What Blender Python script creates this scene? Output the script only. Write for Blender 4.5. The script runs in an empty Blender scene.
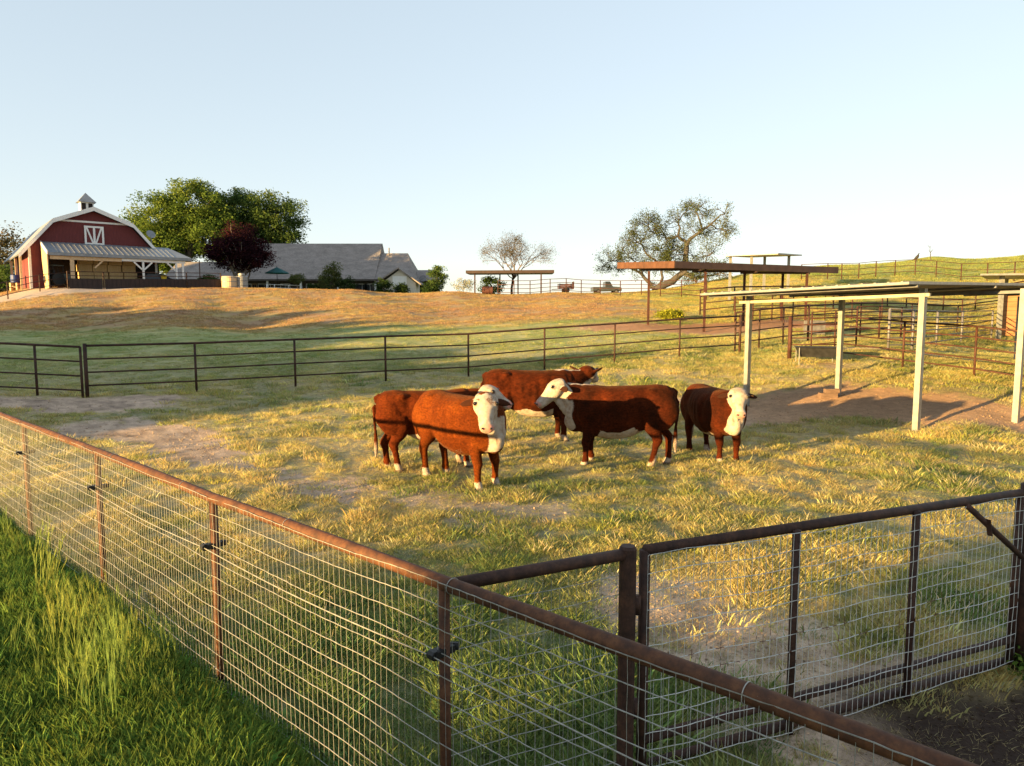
import bpy, bmesh, math, random
import numpy as np
from mathutils import Vector, Matrix

R = math.radians
S = bpy.context.scene
COL = S.collection
rng = np.random.default_rng(7)
random.seed(7)

# ------------------------------------------------------------------ camera, sky, sun, exposure
CAM_H = 2.65
FPX = 720.0
PITCH = math.atan(70 / FPX)
cam = bpy.data.cameras.new('camera')
cam_o = bpy.data.objects.new('camera', cam)
COL.objects.link(cam_o)
cam.sensor_width = 36
cam.lens = 36 * FPX / 1024
cam.clip_start = 0.05
cam.clip_end = 2000
cam_o.location = (0, 0, CAM_H)
cam_o.rotation_euler = (math.pi / 2 - PITCH, 0, 0)
S.camera = cam_o

SUN_EL = R(5.6)
SUN_DIR = Vector((-0.79, -0.613, 0)).normalized()          # towards the sun, in plan
w = bpy.data.worlds.new('World')
S.world = w
w.use_nodes = True
nt = w.node_tree
sk = nt.nodes.new('ShaderNodeTexSky')
sk.sky_type = 'NISHITA'
sk.sun_disc = False
sk.sun_elevation = SUN_EL
sk.sun_rotation = math.atan2(SUN_DIR.x, SUN_DIR.y)
sk.air_density = 0.9
sk.dust_density = 0.3
sk.ozone_density = 1.8
hs = nt.nodes.new('ShaderNodeHueSaturation')
hs.inputs['Saturation'].default_value = 0.88
gm = nt.nodes.new('ShaderNodeGamma')                        # evens out the range between zenith and horizon
gm.inputs['Gamma'].default_value = 0.38
nt.links.new(sk.outputs[0], gm.inputs['Color'])
nt.links.new(gm.outputs[0], hs.inputs['Color'])
bg = nt.nodes['Background']
bg.inputs[1].default_value = 0.130
nt.links.new(hs.outputs[0], bg.inputs[0])
sun = bpy.data.lights.new('sun', 'SUN')
sun.energy = 4.0
sun.angle = R(0.5)
sun.color = (1.0, 0.66, 0.25)
sun_o = bpy.data.objects.new('sun', sun)
COL.objects.link(sun_o)
to_sun = Vector((SUN_DIR.x * math.cos(SUN_EL), SUN_DIR.y * math.cos(SUN_EL), math.sin(SUN_EL)))
sun_o.rotation_euler = to_sun.to_track_quat('Z', 'Y').to_euler()
S.view_settings.view_transform = 'Standard'
S.view_settings.look = 'None'
S.view_settings.exposure = 2.4
S.view_settings.gamma = 1
S.view_settings.use_curve_mapping = False


# ------------------------------------------------------------------ helpers
def smooth01(a, b, x):
    t = np.clip((np.asarray(x, float) - a) / (b - a), 0, 1)
    return t * t * (3 - 2 * t)


def vnoise(x, y, seed=0):
    x = np.asarray(x, float); y = np.asarray(y, float)
    xi = np.floor(x).astype(np.int64); yi = np.floor(y).astype(np.int64)
    fx = x - xi; fy = y - yi
    fx = fx * fx * (3 - 2 * fx); fy = fy * fy * (3 - 2 * fy)

    def h(a, b):
        v = (a * 374761393 + b * 668265263 + seed * 1442695041) & 0x7fffffff
        v = ((v ^ (v >> 13)) * 1274126177) & 0x7fffffff
        return ((v ^ (v >> 16)) & 0xffff) / 65535.0
    return (h(xi, yi) * (1 - fx) + h(xi + 1, yi) * fx) * (1 - fy) + (h(xi, yi + 1) * (1 - fx) + h(xi + 1, yi + 1) * fx) * fy


def fbm(x, y, f, oct=4, seed=0):
    s = 0; a = 1; t = 0
    for k in range(oct):
        s = s + a * vnoise(np.asarray(x) * f + 17.3 * k, np.asarray(y) * f - 9.1 * k, seed + k)
        t += a; a *= 0.5; f *= 2.03
    return s / t


def P(px, py, Y):
    """world point seen at pixel px, py at depth Y"""
    v = (383 - py) / FPX; u = (px - 512) / FPX
    dy = math.cos(PITCH) + v * math.sin(PITCH)
    dz = -math.sin(PITCH) + v * math.cos(PITCH)
    s = Y / dy
    return Vector((u * s, Y, CAM_H + dz * s))


# ---- terrain height from measured control points
_ctrl = [(85, 398, 19.8), (190, 392, 20.8), (293, 386, 21.9), (388, 381, 22.9), (466, 377, 23.9), (541, 370, 24.9), (610, 363, 26),
         (676, 357, 27), (741, 353, 28), (0, 395, 19.5), (0, 346, 33), (200, 340, 35), (400, 334, 38), (520, 328, 40),
         (-60, 326, 47), (60, 324, 49), (250, 323, 51), (450, 317, 51), (580, 316, 46), (0, 304, 60), (70, 289.5, 68), (130, 289, 70), (200, 289.3, 70), (235, 289.6, 71), (270, 290, 71.5), (310, 290.2, 72), (220, 305, 60), (120, 306, 59), (320, 304, 61), (430, 305, 62), (530, 305, 61), (620, 304, 58), (838, 399, 19.7), (1021, 423, 16.9), (920, 432, 15.9), (746, 406, 19.6),
         (350, 290.5, 73), (450, 292, 75), (560, 293, 77), (640, 294, 79), (96, 287, 76), (30, 288, 76), (160, 287.5, 80), (-80, 310, 60),
         (648, 325, 39), (704, 332, 36), (673, 331, 36), (780, 322, 40), (734, 353, 28.2), (791, 359, 26), (824, 368, 24), (905, 368, 23.8), (978, 377, 21.6),
         (1060, 386, 20), (890, 351, 27.5), (993, 338, 42), (1040, 340, 40), (900, 308, 50), (1010, 302, 52), (820, 309, 50), (740, 306, 50),
         (700, 302, 60), (660, 297, 70), (760, 287, 72), (850, 281, 72), (960, 278, 72), (760, 271, 98), (830, 266, 98), (900, 262.5, 98),
         (960, 259.5, 98), (1030, 256, 98), (700, 283, 95), (650, 291, 92)]
_tx = []
for px, py, Y in _ctrl:
    p = P(px, py, Y); _tx.append((p.x, p.y, p.z))
for r in (1.5, 5, 9, 13):
    for a in range(-180, 180, 30):
        _tx.append((r * math.sin(R(a)), r * math.cos(R(a)), 0))
for a in (-32, -15, 8, 20, 33):
    for r in (7, 11.5):
        _tx.append((r * math.sin(R(a)), r * math.cos(R(a)), 0))
for a, r, z in [(10, 17, 0), (22, 19, 0.05), (32, 19, 0.15), (-15, 16, 0.1), (-30, 16, 0.05), (0, 18, 0.15)]:
    _tx.append((r * math.sin(R(a)), r * math.cos(R(a)), z))
for a, r, z in [(-50, 60, 2), (-50, 110, 4.5), (-90, 30, 0), (-90, 100, 1), (-90, 400, 2), (-130, 60, 0), (-130, 400, 0), (180, 60, 0), (180, 400, 0), (130, 60, 0), (130, 400, 2),
                (90, 30, 1), (90, 100, 6), (90, 400, 6), (55, 30, 2), (55, 60, 7), (55, 110, 12), (40, 120, 12.0), (30, 125, 11), (20, 130, 9.0), (13, 135, 6),
                (5, 110, 5.0), (-5, 100, 4.9), (-15, 100, 4.8), (-25, 100, 4.8), (-32, 105, 4.9), (-32, 400, 4), (-10, 400, 4), (10, 400, 4), (30, 400, 8), (50, 400, 8)]:
    _tx.append((r * math.sin(R(a)), r * math.cos(R(a)), z))
_tx = np.array(_tx)


def _feat(x, y):
    x = np.asarray(x, float); y = np.asarray(y, float)
    r = np.hypot(x, y); lr = np.log(r + 2.5); th = np.arctan2(x, y)
    k = np.minimum(r / 3, 1)                                   # the angle fades out towards the origin
    return np.stack([lr * 1.0 * np.sin(th) * k * 1.7, lr * np.cos(th) * k * 1.7, lr * 0.8], -1)


_F = _feat(_tx[:, 0], _tx[:, 1])
_D = np.linalg.norm(_F[:, None] - _F[None], axis=-1)
_A = np.sqrt(_D ** 2 + 0.05 ** 2)
_n = len(_F)
_M = np.zeros((_n + 1, _n + 1)); _M[:_n, :_n] = _A + 0.004 * np.eye(_n); _M[:_n, _n] = 1; _M[_n, :_n] = 1
_W = np.linalg.solve(_M, np.append(_tx[:, 2], 0))


def shade_ridge(x, y):  # unseen hill behind the view, shaped to cast shade on the paddock
    s = x * 0.79 + y * 0.613; p = -x * 0.613 + y * 0.79
    n = (fbm(p, s, 0.35, 4, 3) - 0.5)
    h = 7.4 * (1 - smooth01(2.5, 5.2, p + 1.5 * n)) + 7.7 * smooth01(14.2, 20.0, p + 4 * n)
    h = h * (0.86 + 0.75 * n)
    h = h * smooth01(-60, -35, p) * (1 - smooth01(64, 80, p))
    shade_knoll = 22 * smooth01(91, 95, p) * (1 - smooth01(108, 113, p)) * np.exp(-((s + 52) / 20.0) ** 2)     # unseen mound added left of the yard to shade the house
    return h * np.exp(-((s + 44) / 9.0) ** 2) + shade_knoll


def tz(x, y):
    x = np.asarray(x, float); y = np.asarray(y, float)
    sh = x.shape; xf = x.ravel(); yf = y.ravel(); out = np.empty(len(xf))
    for i in range(0, len(xf), 20000):
        f = _feat(xf[i:i + 20000], yf[i:i + 20000])
        d = np.sqrt(((f[:, None] - _F[None]) ** 2).sum(-1) + 0.05 ** 2)
        out[i:i + 20000] = d @ _W[:_n] + _W[_n]
    r = np.hypot(xf, yf)
    bump = (fbm(xf, yf, 0.9, 3, 5) - 0.5) * 0.07 + (fbm(xf, yf, 0.11, 3, 8) - 0.5) * 0.22 * smooth01(25, 70, r)
    return (out + bump + shade_ridge(xf, yf)).reshape(sh)


def gz(x, y):
    return float(tz(np.array([x]), np.array([y]))[0])


def G(px, py, Y):
    """ground point below the pixel column px at depth Y (py only documents where the photo shows it)"""
    x = (px - 512) / FPX * Y * (math.cos(PITCH) + (383 - py) / FPX * math.sin(PITCH)) ** -1
    return Vector((x, Y, gz(x, Y)))


def GF(px, py):
    """ground point on the flat paddock under a pixel"""
    v = (383 - py) / FPX
    dz = -math.sin(PITCH) + v * math.cos(PITCH); dy = math.cos(PITCH) + v * math.sin(PITCH)
    s = -CAM_H / dz
    return Vector(((px - 512) / FPX * s, dy * s, 0))


# ---- objects
def tag(o, label=None, cat=None, group=None, kind=None):
    if label: o['label'] = label
    if cat: o['category'] = cat
    if group: o['group'] = group
    if kind: o['kind'] = kind
    return o


def thing(name, label, cat, loc=(0, 0, 0), rz=0, group=None):
    o = bpy.data.objects.new(name, None)
    COL.objects.link(o)
    o.empty_display_size = 0.2
    o.location = loc; o.rotation_euler = (0, 0, rz)
    return tag(o, label, cat, group)


def frame_from(d, up=(0, 0, 1)):
    d = np.asarray(d, float); d = d / np.linalg.norm(d)
    u = np.asarray(up, float)
    if abs(np.dot(d, u)) > 0.97: u = np.array((1.0, 0, 0))
    s = np.cross(d, u); s /= np.linalg.norm(s)
    return d, s, np.cross(s, d)


class MB:
    def __init__(self):
        self.v = []; self.f = []; self.n = 0

    def add(self, v, f):
        self.v.append(np.asarray(v, float).reshape(-1, 3))
        self.f += [tuple(i + self.n for i in q) for q in f]
        self.n += len(self.v[-1])
        return self

    def box(self, lo, hi, m=None):
        x0, y0, z0 = lo; x1, y1, z1 = hi
        v = np.array([(x0, y0, z0), (x1, y0, z0), (x1, y1, z0), (x0, y1, z0), (x0, y0, z1), (x1, y0, z1), (x1, y1, z1), (x0, y1, z1)], float)
        if m is not None: v = np.array([m @ Vector(p) for p in v])
        return self.add(v, [(3, 2, 1, 0), (4, 5, 6, 7), (0, 1, 5, 4), (1, 2, 6, 5), (2, 3, 7, 6), (3, 0, 4, 7)])

    def beam(self, a, b, w, h, up=(0, 0, 1)):
        a = np.asarray(a, float); b = np.asarray(b, float)
        d, s, u = frame_from(b - a, up)
        v = [q + s * i * w / 2 + u * j * h / 2 for q in (a, b) for i, j in ((-1, -1), (1, -1), (1, 1), (-1, 1))]
        return self.add(v, [(0, 1, 2, 3), (7, 6, 5, 4), (0, 4, 5, 1), (1, 5, 6, 2), (2, 6, 7, 3), (3, 7, 4, 0)])

    def tube(self, pts, r, n=8, cap=True, up=(0, 0, 1)):
        pts = np.asarray(pts, float); k = len(pts)
        r = np.full(k, r) if np.isscalar(r) else np.asarray(r, float)
        V = []
        for i in range(k):
            t = pts[min(i + 1, k - 1)] - pts[max(i - 1, 0)]
            d, s, u = frame_from(t, up)
            a = np.arange(n) / n * 2 * math.pi + math.pi / n
            V.append(pts[i] + r[i] * (np.cos(a)[:, None] * s + np.sin(a)[:, None] * u))
        F = [(i * n + j, i * n + (j + 1) % n, (i + 1) * n + (j + 1) % n, (i + 1) * n + j) for i in range(k - 1) for j in range(n)]
        if cap:
            F.append(tuple(range(n - 1, -1, -1))); F.append(tuple((k - 1) * n + j for j in range(n)))
        return self.add(np.concatenate(V), F)

    def loft(self, secs, n=24, ex=2.0):
        """secs: (centre, side vec, up vec, half width, half height[, half height below])"""
        V = []; a = np.arange(n) / n * 2 * math.pi
        for sc in secs:
            c, s, u, w_, h = sc[:5]; hb = sc[5] if len(sc) > 5 else h
            ca = np.sign(np.cos(a)) * np.abs(np.cos(a)) ** (2 / ex); sa = np.sign(np.sin(a)) * np.abs(np.sin(a)) ** (2 / ex)
            hh = np.where(sa > 0, h, hb)
            V.append(np.asarray(c, float) + (ca * w_)[:, None] * np.asarray(s, float) + (sa * hh)[:, None] * np.asarray(u, float))
        k = len(secs)
        F = [(i * n + j, i * n + (j + 1) % n, (i + 1) * n + (j + 1) % n, (i + 1) * n + j) for i in range(k - 1) for j in range(n)]
        F.append(tuple(range(n - 1, -1, -1))); F.append(tuple((k - 1) * n + j for j in range(n)))
        return self.add(np.concatenate(V), F)

    def lathe(self, c, prof, n=20):
        c = np.asarray(c, float)
        secs = [(c + (0, 0, z), (1, 0, 0), (0, 1, 0), max(r, 1e-3), max(r, 1e-3)) for r, z in prof]
        return self.loft(secs, n)

    def prism(self, poly, z0, z1):
        """poly: list of (x, y) world; vertical walls"""
        k = len(poly)
        v = [(x, y, z0) for x, y in poly] + [(x, y, z1) for x, y in poly]
        return self.add(v, [tuple(range(k - 1, -1, -1)), tuple(range(k, 2 * k))] + [(i, (i + 1) % k, k + (i + 1) % k, k + i) for i in range(k)])

    def plate(self, pts, t):
        """a flat polygon in space given thickness t along its normal"""
        p = np.asarray(pts, float); k = len(p)
        nrm = np.cross(p[1] - p[0], p[2] - p[0]); nrm /= np.linalg.norm(nrm)
        return self.add(np.concatenate([p, p + nrm * t]), [tuple(range(k - 1, -1, -1)), tuple(range(k, 2 * k))] + [(i, (i + 1) % k, k + (i + 1) % k, k + i) for i in range(k)])

    def blob(self, c, r, n=10, sq=(1, 1, 1)):
        c = np.asarray(c, float)
        t = np.linspace(0.02, math.pi - 0.02, n)
        secs = [(c + np.array((0, 0, -math.cos(a) * r * sq[2])), (1, 0, 0), (0, 1, 0), math.sin(a) * r * sq[0], math.sin(a) * r * sq[1]) for a in t]
        return self.loft(secs, n * 2)

    def build(self, name, mat, parent=None, smooth=False, world=True, recalc=True):
        me = bpy.data.meshes.new(name)
        V = np.concatenate(self.v)
        if parent is not None and world:
            inv = (Matrix.Translation(parent.location) @ parent.rotation_euler.to_matrix().to_4x4()).inverted() if parent.parent is None else None
            if inv is None:
                pp = parent.parent
                inv = (Matrix.Translation(pp.location) @ pp.rotation_euler.to_matrix().to_4x4()).inverted()
            m = np.array(inv)
            V = V @ m[:3, :3].T + m[:3, 3]
        me.from_pydata(V.tolist(), [], self.f)
        if recalc:
            b = bmesh.new(); b.from_mesh(me); bmesh.ops.recalc_face_normals(b, faces=b.faces); b.to_mesh(me); b.free()
        me.materials.append(mat)
        if smooth:
            me.polygons.foreach_set('use_smooth', [True] * len(me.polygons))
        o = bpy.data.objects.new(name, me)
        COL.objects.link(o)
        if parent is not None: o.parent = parent
        return o


def mesh_np(name, V, F, mat, parent=None, smooth=False, attrs=None, link=True):
    """V (n,3), F (m,k) arrays"""
    me = bpy.data.meshes.new(name)
    F = np.asarray(F, np.int32); m, k = F.shape
    me.vertices.add(len(V)); me.vertices.foreach_set('co', np.asarray(V, np.float32).ravel())
    me.loops.add(m * k); me.loops.foreach_set('vertex_index', F.ravel())
    me.polygons.add(m); me.polygons.foreach_set('loop_start', np.arange(0, m * k, k, dtype=np.int32))
    try: me.polygons.foreach_set('loop_total', np.full(m, k, np.int32))
    except Exception: pass
    if smooth: me.polygons.foreach_set('use_smooth', np.ones(m, bool))
    me.update(calc_edges=True)
    for nm, arr in (attrs or {}).items():
        arr = np.asarray(arr, np.float32)
        if arr.ndim == 1:
            a = me.attributes.new(nm, 'FLOAT', 'POINT'); a.data.foreach_set('value', arr)
        else:
            if arr.shape[1] == 3: arr = np.concatenate([arr, np.ones((len(arr), 1), np.float32)], 1)
            a = me.attributes.new(nm, 'FLOAT_COLOR', 'POINT'); a.data.foreach_set('color', arr.ravel())
    me.materials.append(mat)
    o = bpy.data.objects.new(name, me)
    if link: COL.objects.link(o)
    if parent is not None: o.parent = parent
    return o


# ------------------------------------------------------------------ materials
class NT:
    def __init__(self, name):
        self.m = bpy.data.materials.new(name); self.m.use_nodes = True
        self.t = self.m.node_tree; self.b = self.t.nodes['Principled BSDF']; self.out = self.t.nodes['Material Output']

    def n(self, typ, **kw):
        nd = self.t.nodes.new(typ)
        for k, v in kw.items():
            if k.startswith('i_'): nd.inputs[k[2:].replace('_', ' ')].default_value = v
            else: setattr(nd, k, v)
        return nd

    def l(self, a, b): self.t.links.new(a, b)

    def coord(self, kind='Object'):
        return self.n('ShaderNodeTexCoord').outputs[kind]

    def noise(self, scale, detail=4, rough=0.55, vec=None, stretch=None):
        nz = self.n('ShaderNodeTexNoise'); nz.inputs['Scale'].default_value = scale; nz.inputs['Detail'].default_value = detail; nz.inputs['Roughness'].default_value = rough
        vec = vec or self.coord()
        if stretch:
            mp = self.n('ShaderNodeMapping'); mp.inputs['Scale'].default_value = stretch; self.l(vec, mp.inputs[0]); vec = mp.outputs[0]
        self.l(vec, nz.inputs['Vector']); return nz.outputs['Fac']

    def ramp(self, fac, stops, interp='LINEAR'):
        r = self.n('ShaderNodeValToRGB'); cr = r.color_ramp; cr.interpolation = interp
        while len(cr.elements) < len(stops): cr.elements.new(0.5)
        for e, (p, c) in zip(cr.elements, stops):
            e.position = p; e.color = (*c, 1) if not np.isscalar(c) else (c, c, c, 1)
        self.l(fac, r.inputs[0]); return r.outputs[0]

    def mix(self, fac, a, b, mode='MIX'):
        x = self.n('ShaderNodeMix', data_type='RGBA', blend_type=mode)
        for sock, v in ((x.inputs[0], fac), (x.inputs[6], a), (x.inputs[7], b)):
            if hasattr(v, 'is_output') or isinstance(v, bpy.types.NodeSocket): self.l(v, sock)
            else: sock.default_value = v if np.isscalar(v) else (*v, 1) if len(v) == 3 else v
        return x.outputs[2]

    def math(self, op, a, b=0.5, clamp=False):
        x = self.n('ShaderNodeMath', operation=op, use_clamp=clamp)
        for sock, v in ((x.inputs[0], a), (x.inputs[1], b)):
            if isinstance(v, bpy.types.NodeSocket): self.l(v, sock)
            else: sock.default_value = v
        return x.outputs[0]

    def attr(self, name, typ='GEOMETRY'):
        return self.n('ShaderNodeAttribute', attribute_name=name, attribute_type=typ)

    def bump(self, h, strength=0.4, dist=0.01):
        b = self.n('ShaderNodeBump'); b.inputs['Strength'].default_value = strength; b.inputs['Distance'].default_value = dist
        self.l(h, b.inputs['Height']); self.l(b.outputs[0], self.b.inputs['Normal'])

    def col(self, c):
        if isinstance(c, bpy.types.NodeSocket): self.l(c, self.b.inputs['Base Color'])
        else: self.b.inputs['Base Color'].default_value = (*c, 1)

    def set(self, rough=0.8, metal=0, spec=0.4):
        self.b.inputs['Roughness'].default_value = rough; self.b.inputs['Metallic'].default_value = metal
        self.b.inputs['Specular IOR Level'].default_value = spec
        return self.m


def simple(name, c0, c1, scale=6, rough=0.8, metal=0, spec=0.35, bump=0.2, dist=0.01, stretch=None, detail=5):
    n = NT(name)
    f = n.noise(scale, detail, stretch=stretch)
    n.col(n.ramp(f, [(0.3, c0), (0.7, c1)]))
    if bump: n.bump(f, bump, dist)
    return n.set(rough, metal, spec)


def rust_mat(name, dark, mid, hot, scale=14):
    n = NT(name)
    c = n.coord()
    a = n.noise(scale, 6, 0.65, c); b = n.noise(scale * 5, 4, 0.6, c); d = n.noise(scale * 18, 3, 0.6, c)
    base = n.ramp(a, [(0.3, dark), (0.5, mid), (0.72, hot)])
    base = n.mix(n.ramp(b, [(0.45, 0.0), (0.75, 0.6)]), base, dark)
    base = n.mix(n.ramp(d, [(0.68, 0.0), (0.76, 0.4)]), base, (0.42, 0.34, 0.28))
    n.col(base); n.bump(n.mix(0.5, b, d), 0.35, 0.004)
    return n.set(0.66, 0.0, 0.25)


M = {}
M['rust'] = rust_mat('rusted_pipe', (0.022, 0.012, 0.010), (0.055, 0.026, 0.018), (0.10, 0.045, 0.027))
M['rust_rail'] = rust_mat('weathered_rail', (0.040, 0.019, 0.012), (0.095, 0.038, 0.018), (0.16, 0.068, 0.028))
M['pipe_dark'] = rust_mat('dark_pipe', (0.02, 0.012, 0.010), (0.05, 0.024, 0.017), (0.10, 0.045, 0.028), 5)
M['pipe_red'] = rust_mat('red_brown_pipe', (0.022, 0.010, 0.008), (0.062, 0.024, 0.016), (0.105, 0.04, 0.026), 5)
M['pipe_grey'] = simple('grey_panel_pipe', (0.11, 0.105, 0.11), (0.21, 0.2, 0.2), 5, 0.55, 0.3)
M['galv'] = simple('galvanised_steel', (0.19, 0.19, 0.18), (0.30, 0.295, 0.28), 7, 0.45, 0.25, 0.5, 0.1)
M['galv_shade'] = simple('shaded_galvanised', (0.09, 0.09, 0.092), (0.15, 0.15, 0.15), 5, 0.6, 0.2)  # darkened copy of the steel, for shade under the shelter roof
M['insul'] = simple('black_insulator', (0.008, 0.008, 0.009), (0.02, 0.02, 0.02), 20, 0.5)


def wire_mat():
    n = NT('galvanised_wire')
    c = n.coord()
    f = n.noise(30, 3, 0.6, c)
    base = n.ramp(f, [(0.3, (0.24, 0.23, 0.20)), (0.7, (0.46, 0.44, 0.40))])
    n.col(base); return n.set(0.4, 0.35, 0.5)


def rusty_wire_mat():
    n = NT('rust_spotted_wire')
    c = n.coord()
    f = n.noise(30, 3, 0.6, c)
    base = n.ramp(f, [(0.3, (0.50, 0.49, 0.46)), (0.7, (0.72, 0.71, 0.68))])
    sp = n.n('ShaderNodeSeparateXYZ'); n.l(c, sp.inputs[0])
    band = n.ramp(sp.outputs['Z'], [(0.50, 0.0), (0.58, 1.0), (0.78, 1.0), (0.88, 0.0)])
    g = n.noise(13, 2, 0.5, c)
    k = n.math('MULTIPLY', band, n.ramp(g, [(0.58, 0.0), (0.61, 1.0)]))
    base = n.mix(k, base, (0.11, 0.035, 0.016))
    n.col(base); return n.set(0.45, 0.2, 0.5)


M['wire'] = wire_mat()
M['wire_rusty'] = rusty_wire_mat()
M['rope'] = simple('pale_fence_rope', (0.6, 0.58, 0.52), (0.75, 0.73, 0.68), 40, 0.6)

# ------------------------------------------------------------------ ground: zones, colours, one sheet
A0 = np.array((-0.32, 3.43)); AD = np.array((-0.7245, 0.6893)); AN = np.array((-0.6893, -0.7245))    # near fence line, its outward normal
BD = np.array((0.911, 0.412)); BN = np.array((0.412, -0.911))


def seg_d(x, y, a, b):
    a = np.array(a[:2], float); b = np.array(b[:2], float); d = b - a; L = (d ** 2).sum()
    t = np.clip(((x - a[0]) * d[0] + (y - a[1]) * d[1]) / L, 0, 1)
    return np.hypot(x - a[0] - t * d[0], y - a[1] - t * d[1])


_path = [GF(95, 434), GF(165, 440), GF(205, 458), GF(255, 476), GF(330, 492)]
_gate = [GF(650, 600), GF(745, 645), GF(830, 690), GF(960, 720)]
_shel = [GF(750, 414), GF(850, 408), GF(945, 420), GF(1010, 424)]
_sh2 = [(5.2, 38.5), (9.0, 36.5), (16, 39.5)]
_trough = [(10.6, 24.6)]
_lane = [(11.5, 29), (17, 27.5), (26, 27)]
_drive = [(-62, 58), (-45, 64), (-41, 70)]


def zones(x, y):
    x = np.asarray(x, float); y = np.asarray(y, float)
    r = np.hypot(x, y)
    n1 = fbm(x, y, 0.45, 4, 11) - 0.5; n2 = fbm(x, y, 1.9, 4, 12) - 0.5; n3 = fbm(x, y, 6.5, 3, 13) - 0.5
    dirt = np.zeros_like(x)

    def line(pts, w, soft=0.6, k=1.0, nz=1.0):
        nonlocal dirt
        d = np.full_like(x, 1e3)
        if len(pts) == 1: d = np.hypot(x - pts[0][0], y - pts[0][1])
        for a, b in zip(pts[:-1], pts[1:]): d = np.minimum(d, seg_d(x, y, a, b))
        m = k * (1 - smooth01(w - soft * 0.5, w + soft * 0.5, d + nz * (n1 * 1.8 + n2 * 1.5 + n3 * 1.3)))
        dirt = np.maximum(dirt, m)
    line(_path[:3], 0.85, 0.5, 1.0, 0.7); line(_path[2:], 0.45, 0.4, 0.9, 0.8)
    line([(-14.5, 18.2), (-11.5, 18.6), (-9.8, 19.2)], 1.1, 0.5, 1.0, 0.6)
    line(_gate, 0.85, 0.8, 0.92, 0.5); line(_shel, 1.7, 0.8, 1.0, 0.8)
    line(_sh2, 2.0, 1.0, 1.0, 0.8); line(_trough, 1.0, 0.5, 0.8, 0.6); line(_lane, 0.5, 0.4, 0.9, 0.4)
    line([(2.4, 3.7), (3.6, 4.3), (5, 4.6)], 0.75, 0.5, 1.0, 0.5)
    line([(-0.3, 9.4), (0.1, 9.5)], 0.4, 0.5, 0.7, 0.8); line([(-1.3, 10.4)], 0.35, 0.5, 0.7, 0.8)
    line(_drive, 4.0, 1.2, 1.0, 0.6)
    line([(-47, 72.5), (-36, 77)], 2.0, 1.2, 0.9, 0.4)
    sd = (x - A0[0]) * AN[0] + (y - A0[1]) * AN[1]           # > 0 on the camera side of the near fence
    lush = smooth01(-0.05, 0.25, sd) * (1 - smooth01(3.0, 4.0, x - 0.2 + 0 * y)) * (1 - smooth01(20, 30, r))
    dirt = dirt * (1 - lush * (x < 1.2))
    az = np.degrees(np.arctan2(x, y))
    # beyond the far fence
    beyond = smooth01(20.5, 24, y - 0.42 * (x + 11.7) + 1.5 * n1)
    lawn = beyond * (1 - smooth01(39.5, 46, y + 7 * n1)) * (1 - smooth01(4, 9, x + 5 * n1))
    berm = smooth01(39.5, 46, y + 7 * n1) * (1 - smooth01(6, 14, x - 0.02 * y + 6 * n1)) * (1 - smooth01(78, 90, y))
    hill = smooth01(6, 14, x - 0.02 * y + 6 * n1) * smooth01(30, 44, y + 6 * n1)
    return dict(r=r, n1=n1, n2=n2, n3=n3, dirt=dirt, lush=lush, lawn=lawn, berm=berm, hill=hill, sd=sd, az=az)


def lerp(a, b, t):
    t = np.asarray(t)[..., None]
    return np.asarray(a, float) * (1 - t) + np.asarray(b, float) * t


STRAW = (0.56, 0.46, 0.19); GREEN = (0.20, 0.25, 0.08); DKGRN = (0.085, 0.145, 0.033); DIRT = (0.56, 0.41, 0.295); BROWN = (0.37, 0.235, 0.135)


def grass_col(x, y, z):
    """colour of what grows there"""
    dry = np.clip(0.70 + 1.7 * z['n1'] + 2.2 * z['n2'] + 1.3 * z['n3'], 0, 1)
    near = 1 - smooth01(6.0, 9.0, np.hypot(x + 0.5, y) + 2 * z['n1'])
    dry = dry * (1 - 0.93 * near * (1 - smooth01(0.6, 1.8, np.asarray(x))))
    farp = smooth01(14, 19, y + 2 * z['n1']); dry = dry * (1 - 0.25 * farp)
    c = lerp(lerp(GREEN, (0.15, 0.225, 0.07), near * 0.9), STRAW, dry)
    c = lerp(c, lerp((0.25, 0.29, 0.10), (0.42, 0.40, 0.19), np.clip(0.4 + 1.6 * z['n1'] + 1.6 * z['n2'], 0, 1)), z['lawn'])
    c = lerp(c, lerp(BROWN, (0.40, 0.30, 0.12), np.clip(0.38 + 1.8 * z['n1'] + 1.2 * z['n2'], 0, 1)), z['berm'])
    c = lerp(c, lerp((0.28, 0.29, 0.08), (0.46, 0.36, 0.13), np.clip(0.5 + 1.6 * z['n1'] + 1.4 * z['n2'], 0, 1)), z['hill'])
    c = lerp(c, lerp((0.16, 0.24, 0.07), (0.32, 0.34, 0.11), np.clip(0.5 + 1.5 * z['n2'], 0, 1)), 0.75 * smooth01(76, 86, np.hypot(x, y)) * z['hill'] * smooth01(24, 36, x))
    c = lerp(c, lerp(DKGRN, (0.155, 0.215, 0.045), np.clip(0.4 + 1.3 * z['n2'] + z['n1'], 0, 1)), z['lush'])
    return c


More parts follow.
